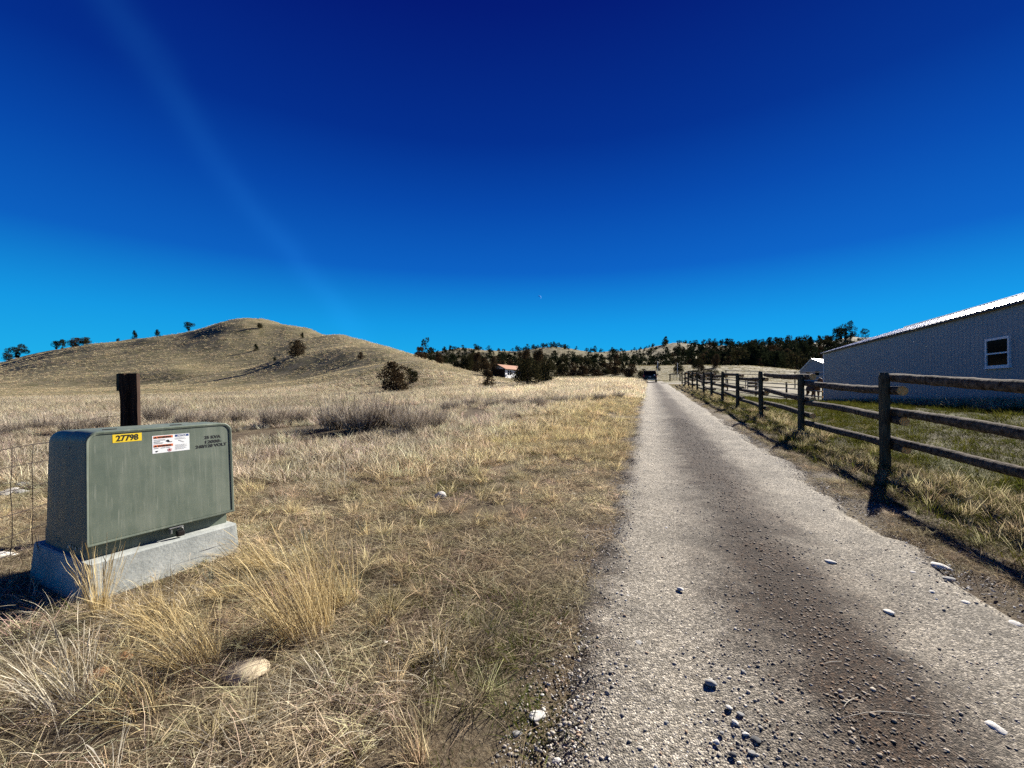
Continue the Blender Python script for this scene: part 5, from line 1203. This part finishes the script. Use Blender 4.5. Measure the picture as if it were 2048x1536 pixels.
# the wooded far hills: individual trees, only where the photograph can see them
def far_trees():
    rng = np.random.default_rng(77); n = 9000
    u = rng.uniform(835, 1735, n); d = rng.uniform(175, 470, n); x = lat(u, d); z = height(x, d)
    ds = np.linspace(60, 470, 240); top = np.full(n, 1e9)
    for dk in ds:
        g = height(lat(u, np.full(n, dk)), np.full(n, dk)); row = HY - (g - HC) * F / dk; top = np.where(dk < d - 2, np.minimum(top, row), top)
    Ht = (1.8 + 4.2 * rng.random(n) ** 1.3) * (1 + 0.30 * (u > 1330) + 0.2 * (u > 1500)); rowtop = HY - (z + Ht - HC) * F / d; rowb = HY - (z - HC) * F / d
    vis = rowtop < top - 1.5
    dens = np.clip(0.36 + 0.55 * sstep((u - 1330) / 120) + 2.2 * fbm(x / 34, d / 34, 91, 3), 0.02, 1)
    vis &= rng.random(n) < dens
    idx = np.nonzero(vis)[0]; vis_px = (top - rowtop)[idx]
    # spread them out in the picture
    chosen = []; grid = {}
    for i in idx:
        c = (int(u[i] / 9), int(rowb[i] / 5))
        if grid.get(c, 0) >= (2 if u[i] < 1340 else 3): continue
        grid[c] = grid.get(c, 0) + 1; chosen.append(i)
    chosen = chosen[:1100]
    chosen.sort(key=lambda i: -Ht[i] / d[i]); rest = chosen[295:]; chosen = chosen[:295]
    for k, i in enumerate(chosen):
        key = ('farpine', k % 2) if rng.random() < 0.14 else ('far', int(rng.integers(0, 4)))
        w = Ht[i] * rng.uniform(0.75, 1.25) * (0.8 if key[0] == 'farpine' else 1)
        west = u[i] < 1215
        look = 'open-crowned pine' if key[0] == 'farpine' else ('round juniper', 'pointed conifer', 'round dark conifer', 'brownish juniper')[key[1]]
        where = 'above the round juniper' if u[i] < 930 else 'behind the house' if u[i] < 1110 else 'behind the pale field' if u[i] < 1270 else 'above the vehicle' if u[i] < 1365 else 'above the log fence' if u[i] < 1500 else 'left of the small barn' if u[i] < 1600 else 'beside the big barn roof'
        rel = rowb[i] - np.interp(u[i], UT, KN[7][1]); lev = 'on the skyline' if rel < 3 else 'high on the far hill' if rel < 10 else 'halfway up the far hill' if rel < 22 else 'low on the far hill'
        tree('far_tree', key, Vector((x[i], d[i], z[i] - 0.15)), Ht[i] * (1.5 if key[0] == 'farpine' else 1), w, look + ' ' + lev + ' ' + where, 'trees on the far ridge' if west else 'trees on the far hillside', rng.uniform(0, 6.28), False)
    if rest:
        Vs, Qs, bs, o = [], [], [], 0
        src = [crown_arrays(np.random.default_rng(800 + k), 300, ('round', 'cone')[k % 2], 0.14, 12)[:3] for k in range(4)]
        for k, i in enumerate(rest):
            V, Q, b = src[k % 4]; a = rng.uniform(0, 6.28); c, s_ = math.cos(a), math.sin(a)
            W = np.stack([(V[:, 0] * c - V[:, 1] * s_) * Ht[i], (V[:, 0] * s_ + V[:, 1] * c) * Ht[i], V[:, 2] * Ht[i]], 1) + np.array([x[i], d[i], z[i] - 0.15])
            Vs.append(W); Qs.append(Q + o); bs.append(b); o += len(V)
        me = npmesh('far_woodland', np.concatenate(Vs), np.concatenate(Qs), False, {'bv': np.concatenate(bs)}); me.materials.append(M_PINE)
        tag(link('far_woodland', me), 'scattered small conifers filling the far wooded hills', 'trees', kind='stuff')
    print('far trees', len(chosen), len(rest))
far_trees()
d = 330.0; tree_px('pine_tree', ('pine', 0), 1693, 0, 34, 30, 'tall open-crowned pine at the right end of the wooded ridge, beside the barn roof', d=skyline(1693) if skyline(1693) > 200 else d, rz=0.4)
tree_px('pine_tree', ('pine', 2), 1674, 0, 26, 20, 'shorter pine just left of the tall open-crowned one on the ridge', d=skyline(1674) if skyline(1674) > 200 else d, rz=2.4)

# ------------------------------------------------------------------ stones
def stone_mat(name, c1, c2): return simple_mat(name, c1, c2, 16, 0.85, 0, 0.35, 0.15, (1, 1, 1), 0.01)
MS = {'white': stone_mat('white_stone', (0.66, 0.63, 0.57), (0.44, 0.42, 0.38)), 'grey': stone_mat('grey_stone', (0.33, 0.32, 0.30), (0.20, 0.195, 0.18)), 'dark': stone_mat('dark_stone', (0.10, 0.10, 0.10), (0.055, 0.055, 0.055)), 'pink': stone_mat('pinkish_stone', (0.48, 0.25, 0.17), (0.32, 0.16, 0.11)), 'tan': stone_mat('tan_stone', (0.50, 0.42, 0.29), (0.33, 0.27, 0.18)), 'red': stone_mat('rusty_stone', (0.30, 0.15, 0.075), (0.18, 0.09, 0.045)), 'brown': stone_mat('dark_brown_stone', (0.085, 0.055, 0.045), (0.04, 0.028, 0.024))}
def stone_mesh(name, seed, sub=3, rough=0.28, facet=0.0):
    bm = bmesh.new(); bmesh.ops.create_icosphere(bm, subdivisions=sub, radius=1.0); rng = np.random.default_rng(seed)
    co = np.array([v.co[:] for v in bm.verts]); k = rng.normal(0, 1, (9, 3)); k /= np.linalg.norm(k, axis=1)[:, None]; off = rng.uniform(0.50, 0.92, 9)
    r = np.ones(len(co))
    for a, o in zip(k, off): t = co @ a; r = np.where(t > 1e-3, np.minimum(r, o / np.maximum(t, 1e-3)), r)
    r = 0.10 + 0.90 * r + rough * 0.30 * fbm(co[:, 0] * 2.2 + seed, co[:, 1] * 2.2 + co[:, 2] * 1.7, seed, 3)
    for v, s in zip(bm.verts, r): v.co *= float(s)
    return bm_mesh(name, bm, True)
SM = {}
def stone(px, py, wpx, hk, col, label, group=None, sq=0.55, sink=0.42, d1=60):
    p = hit(px, py, 0.8, d1); w = wpx * p.y / F / 2
    key = (hk % 6, col)
    if key not in SM: SM[key] = stone_mesh('stone', 40 + hk % 6); SM[key].materials.append(MS[col])
    o = link('stone', SM[key]); sq *= 0.85; o.scale = (w, w * 1.0, w * sq); o.rotation_euler = (0.04 * (hk % 3), -0.05, hk * 1.3 + px * 0.11)
    o.location = p + Vector((0, 0, w * sq * (0.22 - sink))); tag(o, label, 'stone', group); return o
stone(487, 1345, 100, 1, 'tan', 'large flat pale rock half buried in the foreground grass', None, 0.34, 0.1)
stone(436, 1258, 46, 2, 'brown', 'dark brown stone in the grass above the flat pale rock', None, 0.8, 0.1)
stone(186, 1350, 66, 3, 'red', 'rusty orange stone under the grass at lower left', None, 0.5); stone(246, 1312, 54, 4, 'red', 'second rusty stone behind the orange one at lower left', None, 0.5)
stone(524, 1302, 20, 5, 'tan', 'small tan stone touching the flat pale rock', None, 0.7)
stone(878, 994, 32, 2, 'white', 'bright white rock like a skull in the matted grass', None, 0.7, 0.0); stone(1145, 988, 12, 3, 'white', 'small white stone at the left road verge', None, 0.7)
stone(837, 1055, 11, 1, 'white', 'small white stone below the bright white rock', None, 0.7); stone(928, 1190, 15, 4, 'white', 'white pebble in the grass halfway to the road', None, 0.6)
for k, (px, py, w) in enumerate(sorted(((770, 1282, 14), (725, 1293, 8), (800, 1305, 12), (1070, 1036, 9), (946, 1193, 8), (790, 1170, 8), (985, 1080, 8), (860, 1250, 9)))):
    stone(px, py, w, k, 'white', ORD[k] + ' of the tiny pale stones in the dead grass', 'tiny pale stones in the grass')
for k, (px, py, w, c) in enumerate(((12, 968, 40, 'white'), (34, 962, 36, 'white'), (52, 970, 34, 'grey'), (22, 982, 34, 'white'), (44, 984, 32, 'grey'), (4, 990, 34, 'grey'), (60, 978, 22, 'brown'))):
    stone(px, py, w, k, c, ('topmost white', 'upper right white', 'right grey', 'lower middle white', 'lower right grey', 'lower left grey', 'small brown')[k] + ' slab in the rock pile at the left edge', 'rock pile at the left edge', 0.35, 0.0)
stone(10, 1112, 46, 2, 'white', 'pale rock at the left edge beside the concrete pad', None, 0.5, 0.1)
for px, py, w, c, lab in ((1074, 1428, 36, 'white', 'white wedge of rock on the left road edge, nearest the camera'), (1034, 1462, 24, 'grey', 'grey stone left of the white wedge rock'), (1277, 1284, 22, 'grey', 'rounded grey stone in the left wheel track'), (1420, 1362, 26, 'grey', 'smooth grey stone between the wheel tracks'), (1553, 1296, 26, 'pink', 'pinkish orange stone in the road centre'), (1577, 1306, 16, 'white', 'white pebble touching the pinkish stone'),
        (1507, 1476, 22, 'dark', 'dark grey stone near the bottom of the road'), (1360, 1176, 16, 'white', 'pair of pale stones in the left track'), (1880, 1132, 38, 'white', 'long flat white rock at the right road edge'), (1892, 1156, 30, 'grey', 'flat grey rock below the long white one'), (1658, 1122, 24, 'white', 'flat white stone in the right wheel track'), (2018, 1247, 36, 'white', 'flat white rock near the right edge of the picture'), (1988, 1452, 36, 'white', 'large flat white rock in the lower right track'), (1245, 1389, 16, 'grey', 'oval pale pebble in the left track'), (1112, 1518, 20, 'white', 'white pebble at the bottom left of the road')):
    stone(px, py, w, int(px) % 6, c, lab, None, 0.42, 0.28)
for k, (px, py, w, c) in enumerate(((1118, 1245, 13, 'white'), (1187, 1310, 15, 'white'), (1212, 1347, 10, 'grey'), (1225, 1520, 15, 'white'), (1490, 1262, 13, 'white'), (1455, 1412, 14, 'white'), (1478, 1424, 15, 'grey'), (1468, 1440, 14, 'white'), (1520, 1452, 14, 'grey'), (1430, 1480, 14, 'white'), (1605, 1125, 12, 'white'), (1825, 1145, 13, 'white'), (1775, 1222, 20, 'white'), (1560, 1052, 16, 'brown'), (1582, 1054, 12, 'brown'), (1880, 1172, 14, 'grey'), (1860, 1182, 16, 'white'), (1930, 1205, 20, 'white'), (1640, 1470, 14, 'grey'), (1540, 1240, 12, 'white'), (1515, 1250, 11, 'grey'), (1485, 1340, 13, 'grey'), (1330, 1440, 12, 'grey'), (1160, 1405, 11, 'grey'), (1500, 1500, 16, 'grey'), (1462, 1506, 16, 'dark'), (1440, 1460, 12, 'grey'), (1488, 1462, 15, 'white'), (1725, 1240, 12, 'white'), (1800, 1085, 12, 'grey'), (1300, 1330, 11, 'white'), (1255, 1190, 11, 'white'))):
    stone(px, py, w, k, c, {'white': 'loose white pebble', 'grey': 'loose grey pebble', 'dark': 'loose dark pebble', 'brown': 'brown clod'}[c] + (' in the left track' if px < 1340 else ' in the road middle' if px < 1560 else ' in the right track') + (' near the bottom edge' if py > 1400 else ' farther up' if py < 1200 else ' in the foreground'), 'loose pebbles on the road')
# gravel: far too many to count
def pebble_mat():
    m, nt, out = new_mat('road_gravel'); b = NB(nt); c = b.attr('tint', 'INSTANCER').outputs['Color']; n = b.noise(b.pos((1, 1, 1), True), 3, 3)
    b.bsdf(out, b.mix(1.0, c, b.ramp(n, [(0.3, (0.75,) * 3), (0.7, (1.1,) * 3)]), 'MULTIPLY'), 0.85, 0, None, 0.2); return m
MP = pebble_mat(); peb = []
for k in range(5):
    me = stone_mesh('p', 70 + k, 1); me.materials.append(MP); peb.append(me)
C_PEB = coll_of('gravel', peb)
rp = np.random.default_rng(5); n = 90000
t = 0.8 + 13 * rp.random(n) ** 2.1; a_ = rp.uniform(-1.55, 1.75, n); x, y = 1.0 + RS * t + a_ * RC, t - a_ * RS * RC
ctr = np.exp(-(a_ / 0.4) ** 2); size = (0.0027 + 0.0020 * ctr + 0.0014 * (np.abs(a_) > 1.1)) * np.exp(rp.normal(0, 0.5, n)) * (1 + 0.05 * t)
px_ = np.concatenate([rp.normal(1475, 62, 420), rp.normal(1440, 60, 160), rp.normal(1130, 60, 120), rp.normal(1840, 110, 160)]); py_ = np.concatenate([rp.normal(1470, 62, 420), rp.normal(1290, 50, 160), rp.normal(1440, 70, 120), rp.normal(1165, 45, 160)])
dq = 1317.5 / (np.clip(py_, 1080, 1640) - 744.0); xq = lat(px_, dq)
x, y = np.concatenate([x, xq]), np.concatenate([y, dq]); a_ = np.concatenate([a_, road_across(xq, dq)]); size = np.concatenate([size, np.clip(0.0075 * np.exp(rp.normal(0, 0.32, len(xq))), 0.004, 0.014)]); n = len(x); ctr = np.exp(-(a_ / 0.4) ** 2); ctr[-len(xq):] = 2.0
size = np.clip(size, 0.002, 0.016); dn = rp.random(n) < np.clip(0.42 + 0.4 * ctr + 0.4 * (np.abs(a_) > 1.1) + 0.8 * fbm(x / 0.5, y / 0.5, 95, 3), 0.10, 1); x, y, size, a_ = x[dn], y[dn], size[dn], a_[dn]; n = len(x)
def road_z(x, y):
    A = road_across(x, y); z = height(x, y) + 0.012 - 0.028 * (np.exp(-((A + 0.70) / 0.26) ** 2) + np.exp(-((A - 0.70) / 0.26) ** 2)) + 0.018 * np.exp(-(A / 0.3) ** 2) + 0.010 * fbm(x / 0.22, y / 0.22, 61, 3)
    return np.where(np.abs(A) < 1.3, z, np.maximum(height(x, y), z - 0.11 * sstep((np.abs(A) - 1.30) / 0.35)))
pal = np.array([(0.44, 0.39, 0.32), (0.32, 0.285, 0.235), (0.21, 0.19, 0.16), (0.10, 0.095, 0.09), (0.58, 0.55, 0.48), (0.30, 0.21, 0.14)]); ti = pal[rp.choice(6, n, p=(0.30, 0.25, 0.16, 0.08, 0.13, 0.08))] * rp.normal(1, 0.15, (n, 1)) * (1 - np.exp(-(a_ / 0.45) ** 2)[:, None] * np.array([[0.38, 0.44, 0.50]]))
scatter('gravel', C_PEB, np.stack([x, y, road_z(x, y) + np.where(size > 0.006, 0.12, -0.10) * size], 1), np.stack([rp.normal(0, 0.25, n), rp.normal(0, 0.25, n), rp.uniform(0, 6.28, n)], 1), np.stack([size, size * rp.uniform(0.6, 1, n), size * rp.uniform(0.35, 0.6, n)], 1), rp.integers(0, 5, n), ti, 'loose gravel covering the road', 'gravel')

# ------------------------------------------------------------------ daytime moon, far off: the thin sunlit crescent
def build_moon():
    D = 15000.0; c = Vector((lat(1078.5, D), D, HC + (HY - 595) * D / F)); r = 4.0 * D / F
    v = (Vector((0, 0, HC)) - c).normalized(); l = Vector((0.55, -0.15, 0.80)); l = (l - v * l.dot(v)).normalized(); s = l.cross(v).normalized()
    bm = bmesh.new(); n = 24; vs = []
    for k in range(n + 1):
        a = -PI / 2 + PI * k / n; e = s * math.sin(a)
        vs.append([bm.verts.new(c + r * (e + (l * math.cos(ph) + v * math.sin(ph)) * math.cos(a))) for ph in np.linspace(0.0, 1.05, 5)])
    for a, b in zip(vs[:-1], vs[1:]):
        for i in range(4): bm.faces.new((a[i], a[i + 1], b[i + 1], b[i]))
    tag(link('moon', bm_mesh('moon', bm, True), None, [simple_mat('moon_grey_blue', (0.12, 0.42, 0.85), (0.08, 0.34, 0.75), 0.002, 1.0)]), 'tiny pale daytime crescent moon in the blue sky', 'moon')
build_moon()

# ------------------------------------------------------------------ loose dry stems lying on the road
for px, py, L, a, lab in ((1760, 1440, 0.42, 0.05, 'long thin pale grass stem lying across the lower road'), (1695, 1418, 0.14, 0.5, 'short curved pale stem above the long one on the road'), (1660, 1335, 0.12, 0.2, 'short straw in the dark centre of the road'), (1620, 1160, 0.13, -0.6, 'bent straw farther up the dark centre strip'), (1680, 1010, 0.4, 0.35, 'pale stick on the right verge near the fence shadow')):
    p = hit(px, py); c = Vector((math.cos(a), math.sin(a), 0)); n_ = Vector((-c.y, c.x, 0))
    P = []
    for t in np.linspace(-0.5, 0.5, 7):
        q = p + c * (L * t) + n_ * (0.03 * L * math.cos(t * 5)); P.append((q.x - p.x, q.y - p.y, float(road_z(np.array([q.x]), np.array([q.y]))[0]) + 0.006 - p.z))
    o = tube_obj('straw_stem', P, [0.0011] * 3 + [0.0015] * 2 + [0.0009] * 2, simple_mat('pale_straw', (0.62, 0.55, 0.42)), None, 5); o.location = p; tag(o, lab, 'stem')

# ------------------------------------------------------------------ look-alikes are told apart by their order from the left
by = {}
for o in SC.objects:
    if o.parent is None and 'label' in o and o.name.split('.')[0] in ('far_tree', 'stone'): by.setdefault(o['label'], []).append(o)
for lab, os_ in by.items():
    if len(os_) > 1:
        for k, o in enumerate(sorted(os_, key=lambda q: q.location.x / max(q.location.y, 0.1))):
            if k < len(ORD): o['label'] = ORD[k] + ' ' + lab
